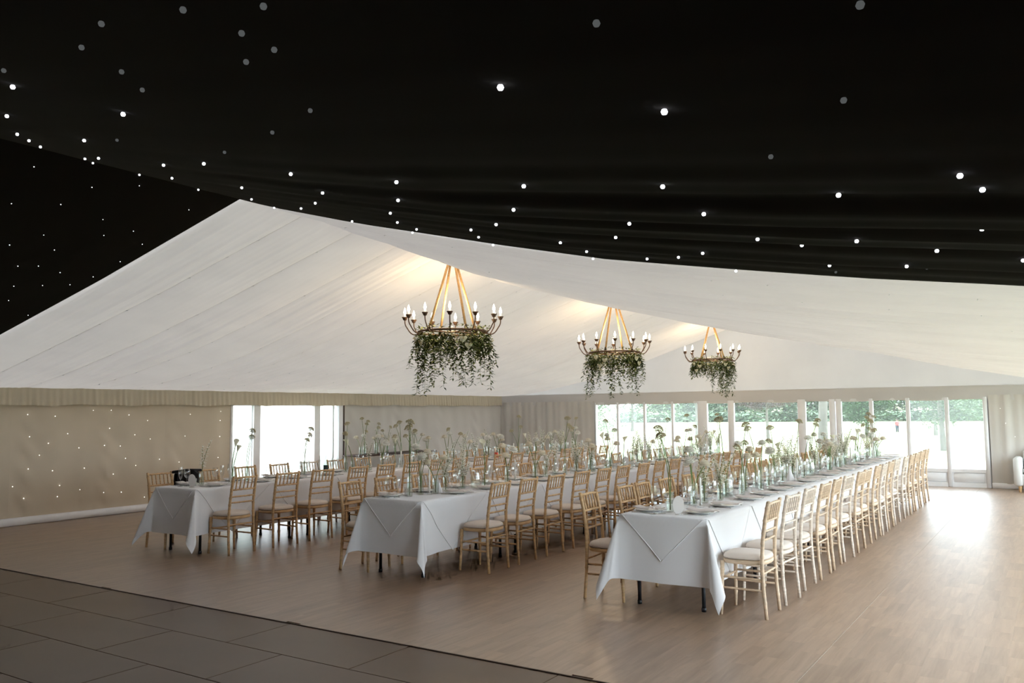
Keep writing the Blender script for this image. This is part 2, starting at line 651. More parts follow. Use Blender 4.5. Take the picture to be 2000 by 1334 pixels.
NPAN = 18
pw = (YB - YS) / NPAN
for side in (0, 1):
    for k in range(NPAN):
        y0 = YS + k * pw
        ph = random.uniform(0, 6)
        bil = random.uniform(.018, .04)
        mb = MB()
        x0, x1 = (XL - .04, XRIDGE) if side == 0 else (XRIDGE, XR + .04)

        def fn(a, b):
            x = x0 + (x1 - x0) * a
            t = b
            yy = y0 - .004 + (pw + .008) * t
            env = sin(pi * min(1, max(0, a))) ** .5
            zz = roof_z(x, yy) - bil * sin(pi * t) * env + pleat(x, yy, .015, ph) * env * min(1, 5 * t, 5 * (1 - t)) + .016 * (abs(2 * t - 1) ** 10)
            return (x, yy, zz)

        mb.grid(26, 34, fn)
        o = mb.obj('lining_panel', 'lining', ce)
        # lacing hooks along the seam
        if k > 0:
            hk = MB()
            for q in range(1, 12):
                x = x0 + (x1 - x0) * (q + random.uniform(-.2, .2)) / 12
                hk.tube([(x, y0, roof_z(x, y0) + .004), (x, y0 - .03, roof_z(x, y0) - .006)], .003, 4)
            ho = hk.obj('lacing_hooks', 'white_paint', o)
            ho['kind'] = 'stuff'

ck = link('ceiling_starlit', None)
struct(ck, 'black star-cloth roof lining near the entrance')
def star_fold(x, y):
    k = .0015 + .017 * sstep(-5.0, -.8, x) * sstep(2.1, 3.4, y)
    f = sin(y * 11.3 + .22 * x) + .6 * sin(y * 23.7 + .5 + .1 * x) + .5 * sin(y * 5.1)
    return k * f * (1 - sstep(YS - .12, YS, y)) * sstep(0, .6, abs(x - XRIDGE))


NB = 8
pb = (YS - YF) / NB
for side in (0, 1):
    for k in range(NB):
        y0 = YF + k * pb
        if y0 + pb < -2.5:
            continue
        x0, x1 = (XL - .04, XRIDGE) if side == 0 else (XRIDGE, XR + .04)

        def fnb(a, b):
            x = x0 + (x1 - x0) * a
            yy = y0 + pb * b
            return (x, yy, roof_z(x, yy) + star_fold(x, yy))

        MB().grid(26, 40, fnb).obj('lining_panel', 'black_lining', ck)
MB().box(((XL + XR) / 2, (YF - 2.4) / 2 - .1, 3.9), (XR - XL, 3.7, .05)).obj('lining_panel', 'black_lining', ck, False)

BRIGHT = [(-2.74,1.67),(-2.9,1.37),(-3.83,1.79),(-4.65,2.23),(-5.01,2.47),(-5.39,2.73),(-3.97,2.22),(-4.91,2.84),(-5.49,3.08),(-6.3,3.6),(-4.15,2.78),(-3.49,2.56),(-5.02,3.43),(-6.3,4.0),(-6.3,4.57),(-4.2,3.36),(-5.17,4.23),(-2.93,2.62),(-3.24,3.12),(-3.95,3.74),(-4.67,4.28),(-5.64,4.86),(-4.62,4.77),(-2.31,2.65),(-2.7,3.11),(-3.29,3.72),(-3.73,4.29),(-3.85,4.64),(-4.14,4.94),(-3.02,4.17),(-3.26,4.59),(-3.4,4.97),(-1.07,1.6),(-1.7,2.7),(-2.04,3.15),(-2.49,3.67),(-2.44,4.28),(-0.76,1.85),(-1.11,2.67),(-1.12,3.1),(-1.56,3.36),(-1.9,3.92),(-2.46,4.65),(-2.57,4.95),(-2.09,4.75),(-1.84,4.64),(-1.57,4.31),(-1.59,4.93),(-1.09,3.7),(-0.99,4.08),(-1.06,4.59),(-0.95,4.47),(-0.56,2.81),(-0.66,3.63),(-0.57,4.34),(-0.39,3.87),(-0.2,3.5),(-0.15,2.75),(-0.19,2.54),(-0.09,4.14)]
SMALL = [(-6.56,3.28),(-6.67,3.81),(-6.47,4.11),(-7.22,3.44),(-7.07,3.77),(-7.19,4.22),(-6.68,4.75),(-7.7,3.96),(-7.49,4.41),(-7.3,4.59),(-8.02,3.82),(-7.54,4.84),(-7.98,4.21),(-8.47,4.12),(-8.4,4.28),(-8.48,4.54),(-9.01,4.35),(-8.89,4.58),(-8.78,4.81),(-8.48,4.89),(-9.44,4.51),(-9.86,4.93),(-8.01,4.9)]
DIM = [(-1.77,1.02),(-2.03,1.12),(-1.46,1.16),(-1.47,1.26),(-1.63,1.31),(-1.47,1.02),(-1.27,1.06),(-2.62,1.21),(-2.13,1.29),(-2.22,1.9),(-3.52,2.12),(-2.25,1.43),(-1.81,1.69),(-2.89,2.22),(-0.67,1.32),(-0.35,1.85),(-0.63,2.29),(-0.98,4.76),(-0.5,4.49),(-0.23,1.38)]


def star_mesh(r, m):
    return MB().lathe([(0, -r * .9), (r * .7, -r * .7), (r, 0), (r * .7, r * .7), (0, r * .9)], 10).mesh('star_light', m)


st1, st2, st3 = star_mesh(.0085, 'star'), star_mesh(.0035, 'star'), star_mesh(.0075, 'star_dim')
for L, me in ((BRIGHT, st1), (SMALL, st2), (DIM, st3)):
    for x, y in L:
        link('star_light', me, ck, (x, y, roof_z(x, y) + star_fold(x, y) - .010))

# ------------------------------------------------------------------ walls
# left wall: cloth panels from the floor rail to the valance, doorway at y 10.45-13.45
wl = link('wall_left', None)
struct(wl, 'cream cloth side wall with tiny lights')


def wall_panel(y0, y1, ph, parent, mt='wall_cloth', amp=.016):
    def fn(a, b):
        y = y0 + (y1 - y0) * a
        z = .1 + (1.98) * b
        e = min(1, 6 * min(a, 1 - a))
        sw = amp * sin(y * 5.1 + ph) * (1 - .4 * b) + amp * .5 * sin(y * 13 + ph * 2 + 1.5 * z)
        # slack swags beside the panel edges
        sw += .022 * math.exp(-((a - .14) / .12) ** 2) * sin(15 * z + 16 * a) * (1 - .6 * b)
        return (XL + .02 + sw * e * .8, y, z)
    return MB().grid(60, 36, fn).obj('wall_panel', mt, parent)


for k, (a, b) in enumerate([(-2.0, 2.0), (2.0, 5.2), (5.2, 6.45), (6.45, 7.75), (7.75, 9.05), (9.05, 10.44), (13.44, 15.0), (15.0, 16.6), (16.6, 18.2), (18.2, YB)]):
    wall_panel(a, b, k * 1.3, wl, 'wall_cloth' if k < 6 else 'curtain')
WALLST = [(6.67,1.67),(7.09,1.64),(8.02,1.73),(7.71,1.73),(8.34,1.65),(8.69,1.55),(8.0,1.43),(7.3,1.36),(8.46,1.31),(8.75,1.23),(7.0,1.22),(7.49,1.13),(7.92,1.15),(8.2,1.13),(6.87,1.04),(8.3,.92),(8.94,.87),(7.59,.8),(6.71,.84),(7.08,.79),(8.49,.79),(8.09,.67),(6.49,.59),(6.66,.4),(7.2,.55),(7.17,.38),(7.53,.46),(7.93,.38),(8.24,.36),(8.67,.24),(10.2,1.7),(9.54,1.65),(9.44,1.26),(10.19,1.23),(9.33,.8),(10.19,1.53),(10.16,.84),(6.71,1.33)]
st4 = star_mesh(.0060, 'wall_star')
for y, z in WALLST:
    link('star_light', st4, wl, (XL + .045, y, z))
# outer backing so no daylight leaks beside the panels
bk = MB()
for a, b in ((YF, 10.44), (13.46, YB + .1)):
    bk.box((XL - .06, (a + b) / 2, 1.03), (.03, b - a, 2.1))
bk.box((XL - .06, 11.95, 1.98), (.03, 3.1, .25))
bk.obj('outer_wall', 'wall_cloth', wl, False)
struct(MB().rbox((XL + .05, 2.22, .06), (.08, 16.4, .12), .02).obj('baseboard_left', 'white_paint', None), 'white ground rail along the cream side wall')
struct(MB().rbox((XL + .05, 16.6, .06), (.08, 6.2, .12), .02).obj('baseboard_left_far', 'white_paint', None), 'white ground rail beyond the side doorway')


def valance(name, p0, p1, ztop, zbot, nrm, seed, parent=None, pitch=62, amp=.016):
    rnd = random.Random(seed)
    L = hypot(p1[0] - p0[0], p1[1] - p0[1])
    ph = (1.0, 2.3, 0.4, 4.1)
    nu = int(L * 100)

    def fn(a, b):
        s = a * L + p0[1]
        z = ztop + (zbot - ztop) * b
        z += .010 * sin(s * 4.2 + ph[0]) * b + .006 * sin(s * 9 + ph[3]) * b
        w = amp * (.35 + .65 * b) * (sin(s * pitch + ph[0] + 1.6 * sin(s * 2.1)) * .6 + .5 * sin(s * pitch * .43 + ph[1])) + .02 * b
        return (p0[0] + (p1[0] - p0[0]) * a + nrm[0] * (w + .03), p0[1] + (p1[1] - p0[1]) * a + nrm[1] * (w + .03), z)
    return MB().grid(nu, 8, fn).obj(name, 'valance', parent)


vl = link('trim_2', None)
struct(vl, 'gathered cream valance along the side wall eave')
vy = [YF + 4, 5.0, 6.35, 8.2, 10.2, 12.3, 14.3, 16.3, 18.1, YB - .02]
for k in range(len(vy) - 1):
    valance('valance_length', (XL + .03, vy[k]), (XL + .03, vy[k + 1] + .01), 2.085, 1.815, (1, 0), k, vl)

# side doorway in the left wall
dw = link('door_1', None)
struct(dw, 'white framed glazed side doors standing open')
for y, w in ((10.46, .04), (11.06, .16), (12.66, .16), (13.36, .12)):
    MB().box((XL, y, .93), (.1, w, 1.86)).obj('door_post', 'white_paint', dw, False)
MB().box((XL, 11.95, 1.84), (.1, 3.0, .06)).obj('door_head', 'white_paint', dw, False)
MB().box((XL + .02, 13.44, .95), (.08, .04, 1.9)).obj('dark_jamb', 'dark_strip', dw, False)
for y, w in ((10.72, .50), (12.99, .48)):
    MB().box((XL, y, .95), (.012, w, 1.7)).obj('door_pane', 'pane', dw, False)
    MB().box((XL, y, .12), (.05, w, .2)).obj('kick_panel', 'white_paint', dw, False)
for y in (10.99, 13.18):      # leaves folded outward, seen edge on
    lf = MB().box((XL - .40, y, .95), (.74, .012, 1.66)).obj('door_leaf', 'pane', dw, False)
    fr = MB()
    for dx in (-.37, .37):
        fr.box((XL - .40 + dx, y, .95), (.06, .045, 1.8))
    for dz in (.1, 1.82):
        fr.box((XL - .40, y, dz), (.68, .045, .07))
    fr.obj('leaf_frame', 'white_paint', lf, False)

# back wall: gable, curtains, glazing
wb = link('wall_back', None)
struct(wb, 'ivory gable end wall of the tent')


def gab(a, b):
    x = XL + (XR - XL) * a
    zt = roof_z(x, YB) + .03
    z = 1.82 + (zt - 1.82) * b
    return (x, YB - .01 - .012 * sin(x * 2.3) * (1 - b) - .004 * sin(x * 9), z)


MB().grid(90, 8, gab).obj('gable_cloth', 'gable', wb)


def band(a, b):
    x = XL + (XR - XL) * a
    z = 2.10 + (1.805 - 2.10) * b + .012 * cos(x * 2 * pi / 1.52) * b
    return (x, YB - .035 - .006 * sin(x * 7) * b - .010 * sin(x * 17) * b * (1 if x < -10 else .25), z)


MB().grid(160, 4, band).obj('gable_valance', 'gable', wb)


def curtain(x0, x1, ph, name='pleated_curtain', mt='curtain', amp=.028):
    def fn(a, b):
        x = x0 + (x1 - x0) * a
        z = .1 + 1.8 * b
        w = amp * (sin(x * 17 + ph + .6 * sin(z * 1.5)) * (.5 + .5 * (1 - b)) + .5 * sin(x * 31 + ph)) * (.5 + .5 * b)
        return (x, YB - .05 + w, z)
    return MB().grid(int((x1 - x0) * 45), 20, fn).obj(name, mt, wb)


curtain(XL + .03, -11.75, .3)
curtain(-11.75, -10.25, 1.9)
curtain(-1.19, -.25, .8)
curtain(-.25, XR, 2.2)
MB().rbox((-.2, YB - .03, .055), (2.0, .07, .11), .01).obj('ground_rail', 'white_paint', wb)
MB().rbox((-11.75, YB - .03, .055), (3.0, .07, .11), .01).obj('ground_rail', 'white_paint', wb)
obk = MB()
for a, b in ((XL - .1, -10.22), (-1.28, XR + .1)):
    obk.box(((a + b) / 2, YB + .06, 1.0), (b - a, .03, 2.0))
obk.obj('outer_wall', 'gable', wb, False)
for k, (x, z) in enumerate(((-.55, 1.52), (-.75, 1.05), (-.35, 1.7), (-.98, 1.62), (-.62, .75), (-.9, 1.32))):
    link('star_light', st4, wb, (x, YB - .105, z))
# glazed units: posts and mullions at measured places
POST = [(-10.235, .03), (-9.59, .06), (-8.84, .06), (-8.08, .06), (-7.30, .25), (-6.585, .15), (-4.93, .18), (-4.26, .13), (-4.12, .12), (-3.44, .08), (-2.705, .08), (-1.96, .08), (-1.255, .08)]
wi = 0
for k in range(len(POST) - 1):
    a = POST[k][0] + POST[k][1] / 2
    b = POST[k + 1][0] - POST[k + 1][1] / 2
    if b - a < .1:
        continue
    wi += 1
    w = link('window_%d' % wi, None)
    struct(w, 'tall clear window of the gable end')
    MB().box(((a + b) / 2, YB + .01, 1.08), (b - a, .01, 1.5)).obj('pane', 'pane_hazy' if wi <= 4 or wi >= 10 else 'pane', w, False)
    f = MB()
    f.box(((a + b) / 2, YB, .335), (b - a, .06, .07))
    f.box(((a + b) / 2, YB, 1.84), (b - a, .06, .05))
    f.box(((a + b) / 2, YB, .045), (b - a, .06, .09))
    f.obj('window_rail', 'white_paint', w, False)
    MB().rbox(((a + b) / 2, YB, .195), (b - a - .06, .035, .2), .012).obj('lower_panel', 'white_paint', w)
    MB().box(((a + b) / 2, YB + .008, .195), (b - a, .02, .22)).obj('panel_back', 'white_paint', w, False)
ps = link('trim_3', None)
struct(ps, 'white posts between the gable windows')
for x, wd in POST:
    MB().rbox((x, YB, .93), (wd, .09, 1.86), .008).obj('post', 'white_paint', ps)

# right wall: glazed bays beside the open floor (daylight side), cloth towards the entrance
wr = link('wall_right', None)
struct(wr, 'glazed side wall along the open floor')
rb = MB()
rb.box((XR + .03, (YF + 3.3) / 2, 1.05), (.04, 3.3 - YF, 2.12))
rb.box((XR + .03, (3.3 + YB) / 2, .04), (.05, YB - 3.3, .08))
rb.box((XR + .03, (3.3 + YB) / 2, 2.07), (.05, YB - 3.3, .1))
rb.obj('wall_cloth', 'wall_cloth', wr, False)
yy = 3.3
while yy < YB - .3:
    MB().box((XR, yy, 1.03), (.09, .09, 2.06)).obj('post', 'white_paint', wr, False)
    y2 = min(YB, yy + 1.235)
    MB().box((XR + .02, (yy + y2) / 2, 1.05), (.01, y2 - yy - .09, 1.94)).obj('pane', 'pane', wr, False)
    yy += 1.235
# end wall behind the camera
wf = MB().box(((XL + XR) / 2, YF, 1.9), (XR - XL + .2, .05, 3.9)).obj('wall_front', 'wall_cloth', None, False)
struct(wf, 'plain cloth end wall at the entrance')

# ------------------------------------------------------------------ table rows
ROWS = {
    'A': dict(x=-9.29, y=6.23, name='row beside the cream cloth wall', short='wall-side row'),
    'B': dict(x=-6.08, y=6.47, name='middle row', short='middle row'),
    'C': dict(x=-3.18, y=6.53, name='row beside the open floor', short='open-floor row'),
}
TWD, RLEN, NT = 0.765, 10.2, 6
TLEN = RLEN / NT
ZT = 0.765
DROP = 0.535
PUSH = {'A': .075, 'B': .055, 'C': .0}      # how far the chairs press the cloth in


def table_proto():
    t = thing('folding_table', 'x', 'table')
    MB().rbox((0, 0, .736), (TWD - .05, TLEN - .05, .036), .006).obj('tabletop', 'table_board', t)
    for sy in (-1, 1):
        for sx in (-1, 1):
            yy = sy * (TLEN / 2 - .16)
            lg = MB().tube([(sx * .07, yy * .93, .715), (sx * .10, yy * .95, .55), (sx * .17, yy, .42), (sx * .265, yy, .33), (sx * .285, yy, .26), (sx * .285, yy, .0)], .016, 8)
            lo = lg.obj('leg', 'black_metal', t)
            MB().lathe([(.02, 0), (.021, .03), (.017, .032)], 8, (sx * .285, yy, 0)).obj('rubber_foot', 'black_metal', lo)
    return Proto(t)


TABLE = table_proto()


def drape(u, v, L, near, far, ph, lift, push=0.0):
    """cloth coordinate (u along the table, v across) -> hanging position; u=0 is the near end of the row"""
    w = TWD / 2 + .004
    eu, su = 0.0, 0
    if near and u < 0:
        eu, su = -u, -1
    elif far and u > L:
        eu, su = u - L, 1
    ev = max(0.0, abs(v) - w)
    sv = 1 if v > 0 else -1
    off = .003 + lift
    if eu == 0 and ev == 0:
        return (v, u, ZT + lift)
    if eu == 0:
        k = ev / DROP
        rip = .011 * k * sin(u * 5.3 + ph + sv) + .006 * k * sin(u * 12.7 + 2 * ph)
        rip = max(-.006 * k, rip * .8)
        inn = push * sstep(0, .55, k) * sstep(0, .35, u) * sstep(0, .35, L - u)
        return (sv * (w + off + .006 * k + rip - inn), u, ZT + lift - ev)
    ue = -off if su < 0 else L + off
    if ev == 0:
        k = eu / DROP
        rip = .013 * k * sin(v * 8.5 + ph) + .006 * k * sin(v * 19 + ph)
        return (v, ue + su * (.018 * k + max(-.012 * k, rip)), ZT + lift - eu)
    r = hypot(eu, ev)
    th = atan2(ev, eu)
    s2 = sin(2 * th)
    k = r / DROP
    out = r * (.27 * s2 + .045 * sin(6 * th + ph)) + .018 * k
    lat = r * .085 * sin(4 * th) + r * .03 * sin(8 * th + ph) * s2
    dx, dy = sv * .7071, su * .7071
    z = ZT + lift - r * (1 - .075 * s2)
    return (sv * (w + off) + dx * out - dy * lat * sv * su, ue + dy * out + dx * lat * sv * su, max(.012, z))


def tablecloth(row, k):
    near, far = k == 0, k == NT - 1
    u0 = -DROP if near else k * TLEN - .06
    u1 = RLEN + DROP if far else (k + 1) * TLEN
    vs = []
    W2 = TWD / 2 + .004
    for i in range(14):
        vs.append(-(W2 + DROP) + DROP * i / 14)
    for i in range(7):
        vs.append(-W2 + 2 * W2 * i / 6)
    for i in range(1, 15):
        vs.append(W2 + DROP * i / 14)
    us = []
    if near:
        us += [-DROP + DROP * i / 16 for i in range(16)]
        u = 0.0
    else:
        u = u0
    end = RLEN if far else u1
    n = 26
    us += [u + (end - u) * i / n for i in range(n + 1)]
    if far:
        us += [RLEN + DROP * (i + 1) / 16 for i in range(16)]
    ph = ord(row) * 1.7 + .4
    lift = .0006 * (k % 2)
    mb = MB()
    for a in us:
        for b in vs:
            x, y, z = drape(a, b, RLEN, near, far, ph, lift, PUSH[row])
            mb.v.append((x, y, z))
    w = len(vs)
    for i in range(len(us) - 1):
        for j in range(w - 1):
            a = i * w + j
            mb.face((a, a + w, a + w + 1, a + 1))
    return mb


def overlay(row, k, uc, n_):
    """square cloth laid cornerwise across the row so that points hang at both sides"""
    HD = TWD / 2 + DROP + .02
    sd = HD * sqrt(2)
    near, far = k == 0, k == n_ - 1
    ph = ord(row) * 1.7 + .4
    mb = MB()
    n = 40
    for i in range(n + 1):
        for j in range(n + 1):
            a, b = (i / n - .5) * sd, (j / n - .5) * sd
            u, v = uc + (a + b) / sqrt(2), (a - b) / sqrt(2)
            x, y, z = drape(u, v, RLEN, near, far, ph, .0048 + .0012 * (k % 2), PUSH[row])
            mb.v.append((x, y, z))
    w = n + 1
    for i in range(n):
        for j in range(n):
            q = i * w + j
            mb.face((q, q + w, q + w + 1, q + 1))
    # turned hem along the four edges
    for E_ in ([i * w for i in range(w)], [i * w + n for i in range(w)], list(range(w)), [n * w + j for j in range(w)]):
        mb.tube([mb.v[q] for q in E_], [.002 if mb.v[q][2] > ZT - .01 else .0042 for q in E_], 5)
    return mb


PLACE = ['at the near end', 'second from the near end', 'third from the near end', 'fourth from the near end', 'fifth from the near end', 'at the far end']
for rk, R in ROWS.items():
    cx = R['x'] + TWD / 2
    for k in range(NT):
        yc = R['y'] + TLEN * (k + .5)
        TABLE.put((cx, yc, 0), 0, 'black-legged folding table %s of the %s' % (PLACE[k], R['name']), 'folding tables')
        o = tablecloth(rk, k).obj('tablecloth', 'linen')
        o.location = (cx, R['y'], 0)
        tag(o, 'white tablecloth hanging %s of the %s' % (PLACE[k], R['name']), 'tablecloth', 'white tablecloths')
    NO = 9
    for k in range(NO):
        uc = .575 + k * (RLEN - 1.15) / (NO - 1)
        o = overlay(rk, k, uc, NO).obj('overlay_cloth', 'linen')
        o.location = (cx, R['y'], 0)
        tag(o, 'white square cloth laid cornerwise, %s along the %s' % (ORD[k], R['name']), 'tablecloth', 'cornerwise overlay cloths')

# ------------------------------------------------------------------ chairs
def bamboo(path, r0, r1, nodes, n=8, bump=1.22):
    """turned bamboo-style member: radius swells at the given positions (0..1)"""
    P = [Vector(p) for p in path]
    seg = [0]
    for a, b in zip(P, P[1:]):
        seg.append(seg[-1] + (b - a).length)
    T = seg[-1]

    def at(t):
        d = t * T
        for i in range(len(P) - 1):
            if d <= seg[i + 1] or i == len(P) - 2:
                f = (d - seg[i]) / max(1e-9, seg[i + 1] - seg[i])
                return P[i].lerp(P[i + 1], f)
    ts = {0.0: 1, 1.0: 1}
    for q in seg[1:-1]:
        ts[q / T] = 1
    for q in nodes:
        e = .006 / T
        for d_, k in ((-2.2 * e, 1), (0, bump), (2.2 * e, 1)):
            if 0 < q + d_ < 1:
                ts[q + d_] = k
    keys = sorted(ts)
    mb = MB()
    mb.tube([at(t) for t in keys], [(r0 + (r1 - r0) * t) * ts[t] for t in keys], n)
    return mb


def make_chair(wood, lab):
    t = thing('banquet_chair', lab, 'chair')
    for s in (-1, 1):
        y0, y1 = s * .187, s * .172
        b = bamboo([(-.185, y0, 0), (-.168, y0 * .985, .22), (-.160, y0 * .97, .43), (-.168, y1, .60), (-.195, y1 * .99, .78), (-.222, y1 * .985, .905)], .0140, .0162, [.14, .30, .47, .53, .64, .73, .84, .95])
        b.lathe([(.0145, .0), (.017, .008), (.012, .016), (0, .019)], 8, (-.2235, y1 * .985, .902))
        b.obj('rear_post', wood, t)
        bamboo([(.165, s * .168, .425), (.172, s * .178, .2), (.18, s * .185, 0)], .0180, .0128, [.16, .5, .72]).obj('front_leg', wood, t)
        bamboo([(-.163, s * .180, .30), (.168, s * .172, .30)], .0092, .0092, [.25, .5, .75], 6).obj('side_stretcher', wood, t)
        bamboo([(-.167, s * .182, .215), (.171, s * .176, .215)], .0092, .0092, [.25, .5, .75], 6).obj('side_stretcher', wood, t)
    for x, z, w_ in ((.170, .285, .172), (-.162, .345, .180)):
        bamboo([(x, -w_, z), (x, w_, z)], .0092, .0092, [.25, .5, .75], 6).obj('cross_stretcher', wood, t)
    bamboo([(-.221, -.168, .893), (-.226, 0, .897), (-.221, .168, .893)], .0115, .0115, [.2, .4, .6, .8], 6).obj('top_rail', wood, t)
    bamboo([(-.190, -.170, .755), (-.195, 0, .757), (-.190, .170, .755)], .0105, .0105, [.2, .4, .6, .8], 6).obj('spindle_rail', wood, t)
    sp = bamboo([(-.193, 0, .755), (-.223, 0, .895)], .0076, .0076, [.3, .62], 6).mesh('spindle', wood if isinstance(wood, str) else wood)
    for k in range(5):
        link('spindle', sp, t, (0, -.112 + .056 * k, 0))
    for z, x in ((.675, -.179), (.605, -.169)):
        bamboo([(x, -.171, z), (x - .004, 0, z), (x, .171, z)], .0092, .0092, [.2, .4, .6, .8], 6).obj('ladder_rail', wood, t)
    # seat frame: rounded ring board, pad on top
    def outline(a, sx, sy, e=3.2):
        c, s_ = cos(a), sin(a)
        return (abs(c) ** (2 / e) * sx * (1 if c > 0 else -1), abs(s_) ** (2 / e) * sy * (1 if s_ > 0 else -1))

    def slab(prof, sx, sy, xo=.0):
        mb = MB()
        n = 28
        for f, z in prof:
            for i in range(n):
                px, py = outline(2 * pi * i / n, sx * f, sy * f)
                mb.v.append((px + xo, py * (1 + .06 * px / sx), z))
        for k in range(len(prof) - 1):
            for i in range(n):
                j = (i + 1) % n
                mb.face((k * n + i, k * n + j, k * n + n + j, k * n + n + i))
        mb.face([i for i in range(n - 1, -1, -1)])
        e = (len(prof) - 1) * n
        mb.face([e + i for i in range(n)])
        return mb
    slab([(.90, .408), (.985, .412), (1, .418), (1, .436), (.985, .442), (.9, .444)], .184, .196).obj('seat_frame', wood, t)
    pad = slab([(.93, .4445), (1.0, .450), (1.01, .462), (.98, .476), (.9, .486), (.7, .493), (.35, .496)], .180, .192).obj('seat_pad', 'pad', t)
    slab([(1.0, .449), (1.018, .452), (1.018, .455), (1.0, .458)], .1805, .1925).obj('piping', 'piping', pad)
    return Proto(t)


GOLD = make_chair('gold_wood', 'x')
LIME = make_chair('lime_wood', 'x')
DAYLIT = make_chair('pale_wood', 'x')


def fill(ys, total, step, jit, rnd):
    ys = list(ys)
    while len(ys) < total:
        ys.append(ys[-1] + step + rnd.uniform(-jit, jit))
    return ys


rn = random.Random(11)
SEATS = {
    ('A', 'right'): fill([6.46, 7.14, 7.74, 8.39], 17, .578, .05, rn),
    ('A', 'left'): fill([6.36, 7.07, 7.70], 17, .583, .05, rn),
    ('B', 'right'): fill([7.12, 7.68, 8.29, 8.93], 16, .585, .05, rn),
    ('B', 'left'): fill([6.52, 7.08, 7.72], 17, .595, .05, rn),
    ('C', 'right'): [6.69, 7.26, 7.93, 8.50, 9.07, 9.61, 10.28, 10.69, 11.40, 11.84, 12.41, 12.97, 13.76, 14.34, 14.91, 15.63, 16.22],
    ('C', 'left'): fill([6.64, 7.40, 7.83], 17, .595, .05, rn),
}
LIMESET = {('C', 'right'): {1, 2, 5, 9, 11, 12}, ('A', 'left'): {4}, ('B', 'right'): {9}}
ROT0 = {('C', 'left', 0): .06, ('A', 'right', 1): -.05, ('A', 'right', 2): -.07, ('B', 'right', 1): .04, ('C', 'right', 1): -.05, ('C', 'right', 5): -.06, ('B', 'left', 0): .09}
CHX = {'A': .150, 'B': .168, 'C': .218}
for (rk, side), ys in SEATS.items():
    R = ROWS[rk]
    for i, y in enumerate(ys):
        lime = i in LIMESET.get((rk, side), ())
        P = LIME if lime else GOLD
        col = 'whitewashed' if lime else 'golden'
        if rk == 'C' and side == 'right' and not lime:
            col, P = 'pale golden', DAYLIT
        off = CHX[rk] + rn.uniform(0, .02)
        x = R['x'] + TWD + off if side == 'right' else R['x'] - off
        rz = (pi if side == 'right' else 0) + ROT0.get((rk, side, i), rn.uniform(-.03, .03))
        lab = '%s spindle-back chair, %s from the tiled floor, %s side of %s' % (col, ORD[i], side, R['short'])
        P.put((x, y + .185, 0), rz, lab, 'banquet chairs along the %s' % R['short'])

# black jacket hung between two chair backs
def jk(a, b):
    y = 6.74 + .34 * b
    t = a
    s = t * .72
    if s < .33:
        x, z = -9.60 + .035 * sin(b * 9), .60 + s
    elif s < .39:
        x, z = -9.60 - (s - .33), .93
    else:
        x, z = -9.665 - .03 * sin(b * 7), .93 - (s - .39)
    return (x + .012 * sin(b * 17 + t * 5), y, z - .05 * (2 * b - 1) ** 2)


jt = thing('jacket', 'black jacket slung between two chair backs beside the cream wall', 'jacket')
MB().grid(26, 16, jk).obj('jacket_body', 'jacket', jt)
MB().tube([(-9.635, 6.70, .905), (-9.635, 6.92, .915), (-9.635, 7.13, .905)], [.018, .022, .018], 8).obj('collar', 'jacket', jt)

# ------------------------------------------------------------------ tableware
def plate_proto():
    t = thing('dinner_plate', 'x', 'plate')
    MB().lathe([(0, .003), (.075, .0), (.08, .003), (.132, .017), (.135, .020), (.13, .021), (.08, .009), (0, .009)], 24).obj('plate_body', 'china', t)
    return Proto(t)


def napkin_proto(seed):
    r = random.Random(seed)
    ph = r.uniform(0, 6)
    mb = MB()

    def f(z0, bul):
        def fn(a, b):
            x, y = (a - .5) * .26, (b - .5) * .115
            return (x, y + .006 * sin(a * 8 + ph), z0 + bul * sin(pi * a) * sin(pi * b) + .004 * sin(a * 9 + ph) + .006 * abs(2 * a - 1) ** 3)
        return fn
    mb.grid(12, 6, f(.030, .010))
    mb.grid(12, 6, f(.023, .003))
    n = 13 * 7
    w = 7
    for i in range(12):
        for j in (0, 6):
            a, b = i * w + j, (i + 1) * w + j
            mb.face((a, b, b + n, a + n) if j else (b, a, a + n, b + n))
    for j in range(6):
        for i in (0, 12):
            a, b = i * w + j, i * w + j + 1
            mb.face((a, b, b + n, a + n))
    t = thing('napkin', 'x', 'napkin')
    mb.obj('folded_cloth', 'napkin', t)
    return Proto(t)


def wine_proto():
    t = thing('wine_glass', 'x', 'glass')
    b = MB().lathe([(.004, .098), (.014, .104), (.032, .125), (.039, .155), (.036, .19), (.031, .212)], 14, m=-1)
    b.obj('bowl', 'glass', t)
    MB().lathe([(.0, .0045), (.012, .004), (.034, .0015), (.034, .0), (.0, .0)], 14, m=-1).obj('foot', 'glass', t)
    MB().tube([(0, 0, .003), (0, 0, .1)], [.0045, .0038], 6).obj('glass_stem', 'glass', t)
    return Proto(t)


def flute_proto():
    t = thing('champagne_flute', 'x', 'glass')
    MB().lathe([(.004, .085), (.014, .10), (.024, .14), (.026, .18), (.023, .235)], 12, m=-1).obj('bowl', 'glass', t)
    MB().lathe([(.0, .0045), (.012, .004), (.03, .0015), (.03, .0), (.0, .0)], 12, m=-1).obj('foot', 'glass', t)
    MB().tube([(0, 0, .003), (0, 0, .088)], [.004, .0036], 6).obj('glass_stem', 'glass', t)
    return Proto(t)


def tumbler_proto():
    t = thing('water_tumbler', 'x', 'glass')
    MB().lathe([(0, .010), (.028, .010), (.034, .088), (.036, .088), (.031, .0), (0, 0)], 14, m=-1).obj('tumbler_body', 'glass', t)
    return Proto(t)


def knife_proto():
    t = thing('table_knife', 'x', 'knife')
    MB().rbox((-.055, 0, .003), (.10, .012, .006), .002).obj('handle', 'steel', t)
    MB().rbox((.055, 0, .002), (.12, .018, .003), .001).obj('blade', 'steel', t)
    return Proto(t)


